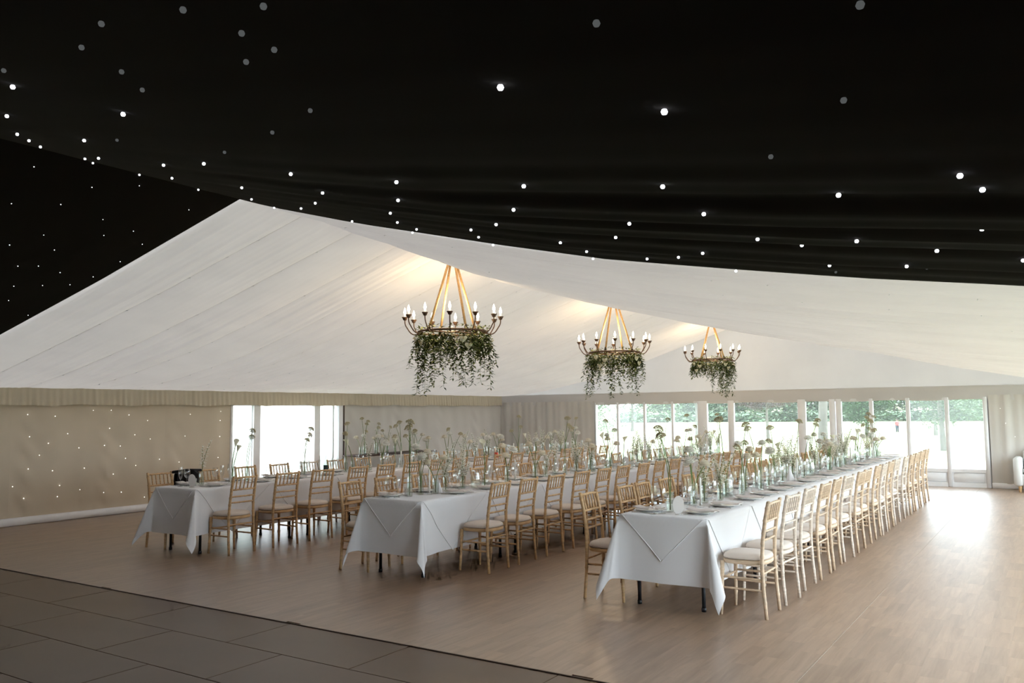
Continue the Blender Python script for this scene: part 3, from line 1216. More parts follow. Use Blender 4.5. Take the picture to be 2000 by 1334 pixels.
def fork_proto():
    t = thing('table_fork', 'x', 'fork')
    MB().rbox((-.04, 0, .003), (.13, .009, .004), .0015).obj('handle', 'steel', t)
    h = MB().rbox((.04, 0, .003), (.035, .022, .004), .0015)
    for k in range(4):
        h.box((.076, -.0085 + k * .0057, .003), (.042, .003, .003))
    h.obj('tines', 'steel', t)
    return Proto(t)


PLATE, NAPS = plate_proto(), [napkin_proto(3), napkin_proto(5)]
WINE, FLUTE, TUMB, KNIFE, FORK = wine_proto(), flute_proto(), tumbler_proto(), knife_proto(), fork_proto()
ZTOP = ZT + .0084
OCC = []       # places taken on the tables
FIXED = {
    'A': [('spray', 6.60, 0, 1), ('calla', 7.05, .02, 2), ('umbel', 7.32, -.03, 2), ('umbel', 8.30, -.02, 3), ('umbel', 9.10, .0, 2), ('calla', 9.30, -.05, 1), ('spray', 9.55, .05, 1), ('dahlia', 9.9, 0, 3)],
    'B': [('umbel', 6.78, -.02, 2), ('dahlia', 7.00, -.05, 3), ('dahlia', 7.15, .03, 2), ('spray', 7.42, -.04, 2), ('spray', 7.75, -.05, 2), ('calla', 8.05, .05, 1), ('dahlia', 8.68, -.05, 3), ('dahlia', 9.22, .02, 3), ('spray', 9.6, -.05, 1)],
    'C': [('umbel', 6.84, -.05, 2), ('dahlia', 7.40, -.05, 3), ('spray', 7.62, -.03, 2), ('spray', 7.92, .02, 2), ('umbel', 8.2, -.02, 2), ('umbel', 8.52, .04, 1), ('dahlia', 8.85, -.03, 3)],
}
for rk, L_ in FIXED.items():
    for kd, y, dx, n in L_:
        OCC.append((ROWS[rk]['x'] + TWD / 2 + dx, y, .040))


def free(x, y, r):
    return all((x - a) ** 2 + (y - b) ** 2 > (r + c) ** 2 for a, b, c in OCC)


for (rk, side), ys in SEATS.items():
    R = ROWS[rk]
    sg = 1 if side == 'right' else -1
    edge = R['x'] + TWD if side == 'right' else R['x']
    for i, y in enumerate(ys):
        yc = min(max(y + .185, R['y'] + .2), R['y'] + RLEN - .2) + rn.uniform(-.02, .02)
        w = '%s setting from the tiled floor, %s side of %s' % (ORD[i], side, R['short'])
        px = edge - sg * .16
        PLATE.put((px, yc, ZTOP), 0, 'white dinner plate, ' + w, 'plates along the %s' % R['short'])
        OCC.append((px, yc, .137))
        NAPS[i % 2].put((px + sg * .015, yc, ZTOP), rn.uniform(-.12, .12) + (pi / 2 if rk != 'C' and i % 3 else 0) * 0, 'folded napkin on plate, ' + w, 'napkins along the %s' % R['short'])
        gx = edge - sg * .292
        for pr, dy, dx, r_, nm in ((WINE, .085 * sg, .0, .041, 'stemmed wine glass'), (FLUTE, .165 * sg, .02, .032, 'tall champagne flute'), (TUMB, -.02 * sg, .025, .038, 'short water tumbler')):
            x_, y_ = gx + dx * sg + rn.uniform(-.012, .012), yc + dy + rn.uniform(-.012, .012)
            for q in range(8):
                if free(x_, y_, r_ * .97) and R['y'] + .05 < y_ < R['y'] + RLEN - .05:
                    break
                x_ += rn.uniform(-.03, .03)
                y_ += rn.uniform(-.05, .05)
            else:
                continue
            OCC.append((x_, y_, r_))
            pr.put((x_, y_, ZTOP), rn.uniform(0, 6), '%s, %s' % (nm, w), 'glasses along the %s' % R['short'])
        if i < 5:
            KNIFE.put((px, yc + sg * .155, ZTOP), pi if sg > 0 else 0, 'steel knife, ' + w, 'cutlery along the %s' % R['short'])
            FORK.put((px, yc - sg * .155, ZTOP), pi if sg > 0 else 0, 'steel fork, ' + w, 'cutlery along the %s' % R['short'])
            OCC.append((px, yc + sg * .155, .012))
            OCC.append((px, yc - sg * .155, .012))

# ------------------------------------------------------------------ flowers and vases
def stem_path(h, bend, seed):
    r = random.Random(seed)
    P = []
    for i in range(8):
        t = i / 7
        off = bend * max(0, (t - .42) / .58) ** 1.5
        P.append((-.008 + .016 * min(1, t / .5) + off, .003 * sin(t * 5 + seed), .012 + (h - .012) * t))
    return P


def dirs(n, seed):
    r = random.Random(seed)
    return [r.uniform(-1, 1) for _ in range(n)]


def umbel(h, bend, seed, rad=.046):
    t = thing('umbel_flower', 'x', 'flower')
    P = stem_path(h, bend, seed)
    MB().tube(P, [.0038] * 6 + [.003, .0025], 5).obj('stem', 'stem', t)
    r = random.Random(seed)
    hd = MB()
    c = Vector(P[-1])
    ax = (c - Vector(P[-2])).normalized()
    ax = (ax + Vector((r.uniform(-.7, .7), r.uniform(-.7, .7), .2))).normalized()
    sx = ax.orthogonal().normalized()
    sy = ax.cross(sx)
    for k in range(85):
        q = sqrt((k + .5) / 85)
        a = k * 2.39996
        p = c + (sx * cos(a) + sy * sin(a)) * rad * q + ax * (.034 * (1 - q * q) + .004 + r.uniform(-.004, .004))
        hd.blob(p, r.uniform(.0050, .0085), sq=.8)
        if k % 6 == 0:
            hd.tube([c - ax * .012, p], .0009, 3, cap=False)
    for k in range(9):
        a = 2 * pi * k / 9
        d = sx * cos(a) + sy * sin(a)
        hd.leaf(c - ax * .006, d - ax * .3, ax, rad * .75, .005)
    hd.obj('flower_head', 'umbel', t)
    return Proto(t)


def dahlia(h, bend, seed, rad=.055, mt='petal'):
    t = thing('dahlia', 'x', 'flower')
    P = stem_path(h, bend, seed)
    MB().tube(P, [.0045] * 6 + [.004, .0035], 6).obj('stem', 'stem', t)
    r = random.Random(seed)
    c = Vector(P[-1])
    ax = Vector((r.uniform(-.35, .35), r.uniform(-.35, .35), 1)).normalized()
    sx = ax.orthogonal().normalized()
    sy = ax.cross(sx)
    hd = MB()
    for ring, (n, el, ln) in enumerate(((16, -.10, 1.0), (16, .18, .98), (14, .45, .9), (12, .75, .78), (9, 1.05, .62), (6, 1.35, .45))):
        for k in range(n):
            a = 2 * pi * (k + .5 * (ring % 2)) / n + r.uniform(-.08, .08)
            d = (sx * cos(a) + sy * sin(a)) * cos(el) + ax * sin(el)
            tn = (-sx * sin(a) + sy * cos(a))
            hd.leaf(c + ax * .008 * ring * .4, d, tn, rad * ln * r.uniform(.92, 1.06), rad * .52, 0, .22)
    hd.lathe([(0, -.012), (rad * .55, -.004), (rad * .62, rad * .12), (rad * .5, rad * .36), (rad * .2, rad * .5), (0, rad * .52)], 10, tuple(c), m=-1)
    for k in range(10):
        a = k * 2.4
        hd.blob(c + ax * rad * .42 + (sx * cos(a) + sy * sin(a)) * .007, .005)
    hd.obj('flower_head', mt, t)
    cal = MB()
    for k in range(8):
        a = 2 * pi * k / 8
        cal.leaf(c - ax * .006, (sx * cos(a) + sy * sin(a)) - ax * .25, -sx * sin(a) + sy * cos(a), .024, .012)
    cal.obj('calyx', 'stem', t)
    return Proto(t)


def calla(h, bend, seed):
    t = thing('calla_lily', 'x', 'flower')
    P = stem_path(h, bend, seed)
    MB().tube(P, [.0055] * 6 + [.005, .0045], 6).obj('stem', 'stem', t)
    c = Vector(P[-1])
    ax = (c - Vector(P[-2])).normalized()
    sx = ax.orthogonal().normalized()
    sy = ax.cross(sx)

    def fn(a, b):
        an = 2 * pi * a
        f = b
        rr = .005 + .030 * f ** 1.7
        lip = .035 * f ** 3 * (1 + cos(an)) * .5
        p = c + ax * (.075 * f + lip) + (sx * cos(an) + sy * sin(an)) * rr + sx * lip * .4
        return p
    MB().grid(14, 7, fn).obj('spathe', 'calla', t)
    MB().tube([c, c + ax * .055], [.003, .004], 6).obj('spadix', 'spadix', t)
    return Proto(t)


def spray(h, bend, seed, mt='petal_white', dens=1.0):
    t = thing('blossom_spray', 'x', 'flower')
    r = random.Random(seed)
    st, lv, bl = MB(), MB(), MB()
    for q in range(2 if dens < 1.2 else 3):
        bd = bend * (1 if q == 0 else -.7 if q == 1 else .2) + r.uniform(-.05, .05)
        hh = h * (1 - .13 * q)
        P = [(p[0], p[1] + (q - .5) * .09 * max(0, i / 7 - .3), p[2]) for i, p in enumerate(stem_path(hh, bd, seed + q))]
        st.tube(P, [.0028] * 6 + [.002, .0013], 5)
        for k in range(int(30 * dens)):
            f = .42 + .58 * k / (30 * dens)
            i = min(6, int(f * 7))
            p = Vector(P[i]).lerp(Vector(P[i + 1]), f * 7 - i)
            a = k * 2.4
            d = Vector((cos(a), sin(a), .35)).normalized()
            ext = .028 * (1.15 - f) + .008
            if k % 4 == 3:
                lv.leaf(p, d + Vector((0, 0, .5)), (-sin(a), cos(a), 0), .042 * (1.3 - f), .011)
            else:
                e = p + d * ext
                for w in range(4):
                    aa = 2 * pi * w / 4 + a
                    dd = (Vector((cos(aa), sin(aa), 0)) * .8 + d * .6)
                    bl.leaf(e, dd, (-sin(aa), cos(aa), .2), .026 * (1.35 - .6 * f), .021 * (1.35 - .6 * f))
    st.obj('stem', 'stem', t)
    lv.obj('leaves', 'leaf_light', t)['kind'] = 'stuff'
    bl.obj('blossoms', mt, t)['kind'] = 'stuff'
    return Proto(t)


FL = {
    'umbel': [umbel(.70, .10, 1), umbel(.56, .07, 2, .043), umbel(.64, -.10, 3), umbel(.48, .12, 4, .042), umbel(.76, .04, 5)],
    'dahlia': [dahlia(.43, .07, 11, .068), dahlia(.36, .09, 12, .072), dahlia(.49, .05, 13, .062, 'petal_white'), dahlia(.32, .10, 14, .068), dahlia(.39, .06, 15, .074, 'petal_white')],
    'spray': [spray(.48, .10, 21), spray(.40, .06, 22, dens=1.3), spray(.55, .05, 23), spray(.44, .12, 24, 'petal', 1.3)],
    'calla': [calla(.38, .06, 31), calla(.44, -.05, 32), calla(.34, .03, 33)],
}
FNAME = {'umbel': 'beige umbel flower on a bare stem', 'dahlia': 'full white dahlia', 'spray': 'spray of small white blossoms', 'calla': 'green-white calla lily'}


def vase_proto(h, r, neck=None):
    t = thing('bud_vase', 'x', 'vase')
    if neck:
        pr = [(0, .008), (r - .003, .008), (r, .02), (r, h * .45), (neck, h * .62), (neck, h - .004), (neck + .006, h)]
    else:
        pr = [(0, .012), (r - .002, .012), (r, .016), (r, h)]
    MB().lathe([(0, 0), (r * .9, 0), (r, .006)] + [(a, b) for a, b in pr[3:]], 14, m=-1).obj('vase_body', 'vase_glass', t)
    MB().lathe([(0, .006), (r * .88, .006)], 14, m=-1).obj('vase_base', 'vase_glass', t)
    wl_ = h * (.42 if neck else .6)
    MB().lathe([(0, .008), (r * .93, .008), (r * .93, wl_), (0, wl_)], 12, m=-1).obj('water', 'water', t)
    return Proto(t)


VASES = [vase_proto(.24, .030), vase_proto(.205, .036), vase_proto(.22, .042, .017), vase_proto(.17, .032)]
VOPEN = [.030, .036, .017, .032]
EXTRA = ['', 'lower ', 'leaning ', 'outer ']


def bunch(kind, n, x, y, z, where, rnd, vi=None):
    """a vase with n stems of one kind (all of them things of their own)"""
    vi = rnd.choice((0, 0, 1, 3) if n > 1 else (0, 0, 1, 2, 3)) if vi is None else vi
    VASES[vi].put((x, y, z), rnd.uniform(0, 6), 'clear glass bud vase, %s' % where, 'glass bud vases')
    idx = list(range(len(FL[kind])))
    rnd.shuffle(idx)
    a0 = rnd.uniform(0, 6)
    for k in range(n):
        a = a0 + k * 2 * pi / max(1, n)
        rr = .0 if vi == 2 else .006
        nm = FNAME[kind]
        FL[kind][idx[k % len(idx)]].put((x + rr * cos(a), y + rr * sin(a), z + .004), a, '%s%s, %s' % (EXTRA[k], nm, where), 'cut flowers on the tables')


rv = random.Random(5)


def place(rk, y, dx, r):
    R = ROWS[rk]
    cx = R['x'] + TWD / 2
    x_ = cx + dx
    y0 = y
    for q in range(400):
        if free(x_, y, r):
            break
        x_ = cx + rv.uniform(-.13, .13)
        y = min(max(y0 + rv.uniform(-.1, .1) * (1 + q * .03), R['y'] + .1), R['y'] + RLEN - .1)
    OCC.append((x_, y, r))
    return (x_, y, ZTOP)


# water jugs
jg = thing('water_jug', 'x', 'jug')
MB().lathe([(0, .006), (.05, .006), (.056, .02), (.058, .10), (.046, .16), (.044, .19), (.05, .215)], 16, m=-1).obj('jug_body', 'glass', jg)
MB().tube([(.052, 0, .19), (.088, 0, .185), (.092, 0, .12), (.056, 0, .06)], .006, 6).obj('handle', 'glass', jg)
MB().lathe([(0, 0), (.05, 0), (.054, .006), (.056, .12), (0, .12)], 14, m=-1).obj('water', 'water', jg)
JUG = Proto(jg)
for rk, ys in (('A', (7.9, 11.2, 14.2)), ('B', (7.98, 11.0, 14.0)), ('C', (8.35, 11.4, 14.5))):
    for k, y in enumerate(ys):
        JUG.put(place(rk, y, .03, .075), rv.uniform(0, 6), 'clear glass water jug, %s from the tiled floor on the %s' % (ORD[k], ROWS[rk]['short']), 'water jugs')
# oval table cards
cdp = thing('table_card', 'x', 'card')


def ov(a, b):
    an = 2 * pi * a
    return (.004 * (1 if b > .5 else -1) + .012 * (sin(an)), .048 * cos(an) * (1 if 0 < b < 1 else 0), .078 + .078 * sin(an) * (1 if 0 < b < 1 else 0))


mbc = MB()
for sgn in (-1, 1):
    for i in range(24):
        an = 2 * pi * i / 24
        mbc.v.append((.0015 * sgn + .02 * (sin(an) + 1) / 2, .048 * cos(an), .080 + .078 * sin(an)))
mbc.face(range(23, -1, -1))
mbc.face(range(24, 48))
for i in range(24):
    j = (i + 1) % 24
    mbc.face((i, j, 24 + j, 24 + i))
mbc.obj('oval_card', 'card', cdp, False)
MB().tube([(.012, -.03, .003), (.012, .03, .003)], .004, 6).obj('card_foot', 'steel', cdp)
CARD = Proto(cdp)
for rk, y in (('A', 6.45), ('B', 12.0), ('C', 6.70)):
    CARD.put(place(rk, y, -.03, .05), radians(-60), 'plain oval card standing near the %s of the %s' % ('middle' if rk == 'B' else 'tiled end', ROWS[rk]['short']), 'oval table cards')
# cone folded napkins
cn = thing('cone_napkin', 'x', 'napkin')
MB().grid(20, 8, lambda a, b: ((.05 * (1 - b) + .002) * (1 + .12 * sin(a * 6 * pi)) * cos(2 * pi * a), (.05 * (1 - b) + .002) * (1 + .12 * sin(a * 6 * pi)) * sin(2 * pi * a), .17 * b)).obj('cone_cloth', 'linen', cn)
CONE = Proto(cn)
for rk, y in (('B', 7.34), ('C', 10.5), ('A', 11.6)):
    CONE.put(place(rk, y, .0, .055), 0, 'white cloth cone standing among the vases of the %s' % ROWS[rk]['short'], 'cloth cones')
# taper candles in glass holders
cp = thing('taper_candle', 'x', 'candle')
MB().lathe([(0, 0), (.03, 0), (.03, .008), (.012, .014), (.012, .05), (.015, .055), (.015, .075)], 12, m=-1).obj('holder', 'glass', cp)
MB().lathe([(.0105, .02), (.0105, .255), (.004, .268)], 10).obj('wax', 'candle', cp)
CANDLE = Proto(cp)
for rk in 'ABC':
    for k in range(6):
        CANDLE.put(place(rk, ROWS[rk]['y'] + .75 + k * 1.65, .06 * (-1) ** k, .034), 0, 'white taper candle in holder, %s from tiled floor, %s' % (ORD[k], ROWS[rk]['short']), 'taper candles')
# dark labelled bottle, red paper bag
bt = thing('bottle', 'clear bottle with dark label among glasses of the wall-side row', 'bottle', place('A', 8.55, .06, .04))
MB().lathe([(0, 0), (.033, 0), (.035, .01), (.035, .15), (.014, .20), (.013, .255), (.016, .258), (.016, .27), (0, .27)], 14, m=-1).obj('bottle_body', 'bottle', bt)
MB().lathe([(.0358, .04), (.0358, .13)], 14, m=-1).obj('bottle_label', 'bottle_label', bt)
rp = thing('paper_bag', 'small red paper bag standing on the far half of the wall-side row', 'bag', place('A', 12.9, .12, .05))
MB().box((0, 0, .06), (.06, .04, .12)).obj('bag_body', 'red', rp, False)
MB().tube([(-.015, 0, .12), (-.01, 0, .15), (.01, 0, .15), (.015, 0, .12)], .002, 5).obj('bag_handle', 'red', rp)

for rk, R in ROWS.items():
    cx = R['x'] + TWD / 2
    lst = list(FIXED[rk])
    nfix = len(lst)
    y = lst[-1][1] + .3
    while y < R['y'] + RLEN - .12:
        kd = rv.choices(('umbel', 'dahlia', 'spray', 'calla'), (.18, .38, .36, .08))[0]
        lst.append((kd, y, rv.uniform(-.085, .085), rv.choice((1, 2, 2, 3)) if kd != 'calla' else 1))
        y += rv.uniform(.17, .28)
    cnt = {}
    for qi, (kd, y, dx, n) in enumerate(lst):
        x_ = cx + dx
        for q in range(12):
            if qi < nfix or free(x_, y, .040):
                break
            x_ = cx + rv.uniform(-.10, .10)
            y += rv.uniform(-.05, .06)
        else:
            continue
        OCC.append((x_, y, .042))
        c = cnt[kd] = cnt.get(kd, -1) + 1
        bunch(kd, n, x_, y, ZTOP, '%s %s vase along the %s' % (ORD[c], kd, R['short']), rv)

# ------------------------------------------------------------------ side table by the cream wall
sd_ = thing('side_table', 'long dark side table with crossed black legs by the wall', 'table', (-12.62, 14.35, 0))
MB().rbox((0, 0, .735), (.52, 2.6, .03), .005).obj('tabletop', 'dark_table', sd_)
for yy in (-1.0, 1.0):
    for s in (-1, 1):
        MB().tube([(s * .22, yy - .22 * s, 0), (-s * .22, yy + .22 * s, .72)], .014, 8).obj('leg', 'black_metal', sd_)
rs = random.Random(9)
SIDE = [('umbel', 13.45, .0, 3), ('dahlia', 13.25, .08, 2), ('umbel', 13.75, .05, 2), ('dahlia', 13.95, -.08, 3), ('spray', 14.15, .04, 2), ('spray', 14.45, .0, 2), ('umbel', 13.6, -.12, 1), ('dahlia', 15.2, .05, 2), ('spray', 15.05, -.06, 1), ('umbel', 14.3, -.1, 2)]
for k, (kd, y, dx, n) in enumerate(SIDE):
    bunch(kd, n, -12.62 + dx, y, .751, '%s %s vase on the dark side table' % (ORD[k], kd), rs)

# ------------------------------------------------------------------ chandeliers
def vine(mb, p0, ln, out, seed, m_leaf=0):
    r = random.Random(seed)
    p = Vector(p0)
    d = Vector((out[0] * .5, out[1] * .5, -.55)).normalized()
    path = [p.copy()]
    n = max(5, int(ln / .032))
    for i in range(n):
        d = (d + Vector((r.uniform(-.22, .22), r.uniform(-.22, .22), -.36))).normalized()
        p = p + d * .032
        path.append(p.copy())
        for q in range(4 if i < n * .5 else 3 if i < n * .75 else 2):
            a = r.uniform(0, 2 * pi)
            dd = Vector((cos(a), sin(a), r.uniform(-.9, .1)))
            mb.leaf(p, dd, (-sin(a), cos(a), r.uniform(-.5, .5)), r.uniform(.05, .085), r.uniform(.019, .03), 0 if r.random() < .8 else 1)
    mb.tube(path, .0018, 4, 2)


def chandelier(y, zr, seed, lab):
    r = random.Random(seed)
    t = thing('chandelier', lab, 'chandelier', (XRIDGE, y, zr), r.uniform(0, .5), 'garlanded ring chandeliers')
    RR, RC = .43, .60
    ring = MB()
    n = 48
    ring.tube([(RR * cos(2 * pi * i / n), RR * sin(2 * pi * i / n), 0) for i in range(n + 1)], .013, 8, cap=False)
    ring.obj('ring', 'rust_iron', t)
    arm = MB()
    pts = []
    for i in range(13):
        f = i / 12
        pts.append((RR - .02 + (RC - RR + .02) * sin(f * pi / 2), 0, -.012 - .03 * sin(pi * min(1, f * 1.6)) + .145 * (1 - cos(f * pi / 2))))
    pts.append((RC, 0, .16))
    arm.tube(pts, .0075, 7)
    am = arm.mesh('arm', 'rust_iron')
    cup = MB().lathe([(.008, .150), (.022, .158), (.026, .172), (.036, .186), (.038, .194), (.034, .194), (.0, .182)], 14, (RC, 0, 0), m=-1).mesh('drip_cup', 'rust_iron')
    slv = MB().lathe([(.0125, .183), (.0125, .225), (.0, .226)], 12, (RC, 0, 0)).mesh('candle_sleeve', 'sleeve')
    blb = MB().lathe([(.008, .226), (.014, .238), (.0175, .256), (.013, .28), (.005, .305), (.001, .315)], 12, (RC, 0, 0)).mesh('bulb', 'bulb')
    for k in range(12):
        a = link('arm', am, t, (0, 0, 0), 2 * pi * k / 12)
        link('drip_cup', cup, a)
        link('candle_sleeve', slv, a)
        link('bulb', blb, a)
    ld = bpy.data.lights.new('chandelier_light', 'POINT')     # the twelve bulbs' light together
    ld.energy, ld.color, ld.shadow_soft_size = 14.0, (1.0, 0.74, 0.45), .16
    link('chandelier_light', ld, t, (0, 0, .30))
    top = roof_z(XRIDGE, y) - zr - .12
    for k in range(4):
        a = pi / 4 + k * pi / 2 + .3
        p0 = Vector((.34 * cos(a), .34 * sin(a), .01))
        p1 = Vector((.045 * cos(a), .045 * sin(a), top))
        ro_ = MB().tube([p0, p0.lerp(p1, .5), p1], .0155, 8).obj('rope', 'rope', t)
        for q in (0.03, .97):
            c0 = p0.lerp(p1, q - .035)
            c1 = p0.lerp(p1, q + .035)
            MB().tube([c0, c1], .0195, 8).obj('rope_collar', 'rope_cap', ro_)
    hub = MB().tube([(.36 * cos(pi / 4 + .3), .36 * sin(pi / 4 + .3), 0), (-.36 * cos(pi / 4 + .3), -.36 * sin(pi / 4 + .3), 0)], .009, 6)
    hub.tube([(.36 * cos(-pi / 4 + .3), .36 * sin(-pi / 4 + .3), 0), (-.36 * cos(-pi / 4 + .3), -.36 * sin(-pi / 4 + .3), 0)], .009, 6)
    hub.obj('cross_bar', 'rust_iron', t)
    MB().tube([(0, 0, top - .02), (0, 0, top + .16)], .012, 8).obj('ceiling_hook', 'rust_iron', t)
    # garland on the ring and trailing vines
    g = MB()
    for k in range(900):
        a = r.uniform(0, 2 * pi)
        rr = RR + r.uniform(-.13, .05)
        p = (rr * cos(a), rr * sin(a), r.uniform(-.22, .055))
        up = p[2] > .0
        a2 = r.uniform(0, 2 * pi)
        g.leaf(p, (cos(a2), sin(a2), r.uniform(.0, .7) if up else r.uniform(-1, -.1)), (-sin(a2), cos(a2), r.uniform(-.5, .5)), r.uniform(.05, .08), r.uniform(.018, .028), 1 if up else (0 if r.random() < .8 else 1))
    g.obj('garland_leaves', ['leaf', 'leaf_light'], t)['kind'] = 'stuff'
    lobes = [r.uniform(0, 2 * pi) for _ in range(4)]
    for k in range(56):
        a = 2 * pi * k / 56 + r.uniform(-.08, .08)
        rr = RR - (.0 if k % 2 else .12) - r.uniform(0, .05)
        near = max(math.exp(-((((a - l + pi) % (2 * pi)) - pi) / .33) ** 2) for l in lobes)
        ln = .30 + .44 * near + r.uniform(-.06, .10)
        mb = MB()
        vine(mb, (rr * cos(a), rr * sin(a), -.03), ln, (cos(a), sin(a)), seed * 100 + k)
        mb.obj('trailing_vine', ['leaf', 'leaf_light', 'stem'], t)['kind'] = 'stuff'
    # white heart-shaped blooms at the ring
    for k, (a, dz) in enumerate(((4.0, -.10), (4.35, -.15), (4.15, -.24), (5.55, -.12), (5.7, -.20), (.6, -.12), (2.2, -.1), (2.9, -.16))):
        c = Vector(((RR + .05) * cos(a), (RR + .05) * sin(a), dz))
        d = Vector((cos(a), sin(a), -.25)).normalized()
        sx = d.cross(Vector((0, 0, 1))).normalized()
        sz = sx.cross(d)
        hb = MB()
        nn = 18
        for sg in (0, 1):
            hb.v.append(tuple(c + d * (.004 - .012 * sg)))
            for i in range(nn):
                q = 2 * pi * i / nn
                hx, hz = .048 * sin(q) ** 3 * 1.05, (.038 * cos(q) - .014 * cos(2 * q) - .006 * cos(3 * q))
                hb.v.append(tuple(c + sx * hx + sz * hz + d * (.012 * (1 - abs(hx) / .05) - .004 * sg)))
        for i in range(nn):
            j = (i + 1) % nn
            hb.face((0, 1 + i, 1 + j))
            hb.face((nn + 1, nn + 2 + j, nn + 2 + i))
            hb.face((1 + i, nn + 2 + i, nn + 2 + j, 1 + j))
        ho = hb.obj('lily_bloom', 'calla', t)
        MB().tube([c + d * .006, c + d * .03 + sz * .025], [.004, .003], 6).obj('spadix', 'spadix', ho)
    return t


chandelier(8.30, 2.645, 1, 'largest-looking leafy candle-bulb chandelier, hung nearest the black lining')
chandelier(12.86, 2.635, 2, 'middle of the three leafy candle-bulb chandeliers on the ridge')
chandelier(17.70, 2.735, 3, 'leafy candle-bulb chandelier hung closest to the gable windows')

# ------------------------------------------------------------------ sofa in the far corner
sf = thing('sofa', 'white two-seat sofa with square arms before the gable curtain', 'sofa', (-.03, 19.28, 0))
MB().rbox((0, -.02, .24), (1.46, .68, .22), .03).obj('base_frame', 'sofa', sf)
for s in (-1, 1):
    MB().rbox((s * .68, -.03, .395), (.15, .72, .55), .035).obj('armrest', 'sofa', sf)
    MB().rbox((s * .30, -.05, .41), (.595, .62, .13), .04).obj('seat_cushion', 'sofa', sf)
    MB().rbox((s * .30, .21, .62), (.595, .17, .42), .05).obj('back_cushion', 'sofa', sf)
    for q in (-1, 1):
        MB().lathe([(.022, 0), (.03, .13)], 10, (s * .66, q * .28 - .02, 0)).obj('leg', 'gold_wood', sf)

# ------------------------------------------------------------------ outside
GP = [(0, -.12), (25, -.2), (70, -.6), (118, -1.49), (190, -.45), (260, 2.5), (420, 4)]


def gz(x, y):
    return interp(hypot(x, y), GP)


def terrain(a, b):
    y = -60 + 400 * b
    x = -260 + 420 * a
    z = gz(x, y)
    return (x, y, z - .12 if (XL - 1 < x < XR + 1 and y < YB + 1) else z)


lw = MB().grid(84, 80, terrain).obj('lawn', 'lawn')
struct(lw, 'pale sunlit lawn outside the tent')
aw = MB().grid(20, 8, lambda a, b: (XL - 2.6 - .05 * sin(a * 22), 7.5 + 14 * a, -.15 + 3.4 * b)).obj('annex_wall', 'annex')
struct(aw, 'white canvas wall of the next tent outside the side doors')


def crown(mb, c, rad, n, size, seed, m=0, clump=14):
    r = random.Random(seed)
    cl = []
    for _ in range(clump):
        v = Vector((r.gauss(0, 1), r.gauss(0, 1), r.gauss(0, 1))).normalized() * r.uniform(.35, .85)
        cl.append(Vector((c[0] + v.x * rad[0], c[1] + v.y * rad[1], c[2] + v.z * rad[2])))
    for _ in range(n):
        b = r.choice(cl)
        v = Vector((r.gauss(0, 1), r.gauss(0, 1), r.gauss(0, 1))).normalized() * r.random() ** .4
        p = b + Vector((v.x * rad[0] * .42, v.y * rad[1] * .42, v.z * rad[2] * .42))
        a = r.uniform(0, 2 * pi)
        d = Vector((cos(a), sin(a), r.uniform(-.8, .5)))
        mb.leaf(p, d, (-sin(a), cos(a), r.uniform(-1, 1)), size * r.uniform(.7, 1.3), size * .6, m)


def tree(lab, x, y, h, trunk_r, cz, rad, mt, n, size, seed, name='garden_tree', lean=0.0):
    g = gz(x, y)
    t = thing(name, lab, 'tree', (x, y, g))
    r = random.Random(seed)
    tr = MB()
    P = [(lean * f * h + .06 * h * .2 * sin(f * 4 + seed), 0, h * f - .1 * (f == 0)) for f in (0, .15, .35, .6, .85, 1)]
    tr.tube(P, [trunk_r * 1.3, trunk_r, trunk_r * .9, trunk_r * .7, trunk_r * .45, trunk_r * .2], 9)
    for k in range(6):
        a = k * 1.1 + seed
        b0 = Vector(P[2]).lerp(Vector(P[4]), k / 6)
        tr.tube([b0, b0 + Vector((cos(a) * rad[0] * .4, sin(a) * rad[1] * .4, rad[2] * .3)), b0 + Vector((cos(a) * rad[0] * .75, sin(a) * rad[1] * .75, rad[2] * .7))], [trunk_r * .4, trunk_r * .25, trunk_r * .1], 6)
    tr.obj('trunk', 'bark', t)
    mb = MB()
    crown(mb, (lean * h, 0, cz), rad, n, size, seed)
    mb.obj('crown', mt, t)['kind'] = 'stuff'
    return t


tree('small copper-leaved tree with slim pale trunk on the lawn', -16.7, 57.6, 4.2, .10, 2.85, (2.0, 2.0, .8), 'copper_leaf', 3200, .16, 3)
tree('tall tree with thick pale trunk close outside the windows', -5.47, 24.4, 9.0, .125, 8.2, (3.2, 3.2, 2.4), 'tree_leaf', 2600, .16, 5)
tree('round green tree with forking trunk on the lawn', -12.4, 68.8, 4.6, .13, 2.55, (2.5, 2.5, 1.6), 'tree_leaf', 6500, .2, 6)
tree('dark-hearted green tree standing behind the person', -9.6, 86.0, 6.0, .16, 3.8, (2.6, 2.6, 1.5), 'tree_leaf', 4600, .2, 8)
tree('broad pale green tree behind the window with panelled base', -4.6, 44.0, 6.2, .12, 2.7, (2.3, 2.3, 1.5), 'pale_leaf', 5200, .14, 9)
tree('pale drooping tree nearest the corner curtain', -1.6, 40.0, 5.6, .10, 2.5, (1.9, 1.9, 1.5), 'pale_leaf', 4800, .13, 10)
tree('pale round bush low on the lawn before the leftmost gable windows', -27.5, 52.0, 1.5, .06, 1.3, (2.0, 2.0, 1.1), 'pale_leaf', 1800, .14, 12, 'garden_bush')
tree('leaning branch-tree seen through the fourth gable window', -25.0, 66.0, 5.2, .12, 3.8, (3.0, 3.0, 1.2), 'tree_leaf', 3000, .18, 13)
rt = random.Random(21)
TREELABEL = ['low dark', 'broad mid-green', 'tall bushy', 'rounded bright green', 'wide shadowy', 'narrow upright', 'spreading light green', 'dense', 'bulky', 'loose', 'short', 'high-crowned', 'pale', 'deep green', 'thick', 'sparse']
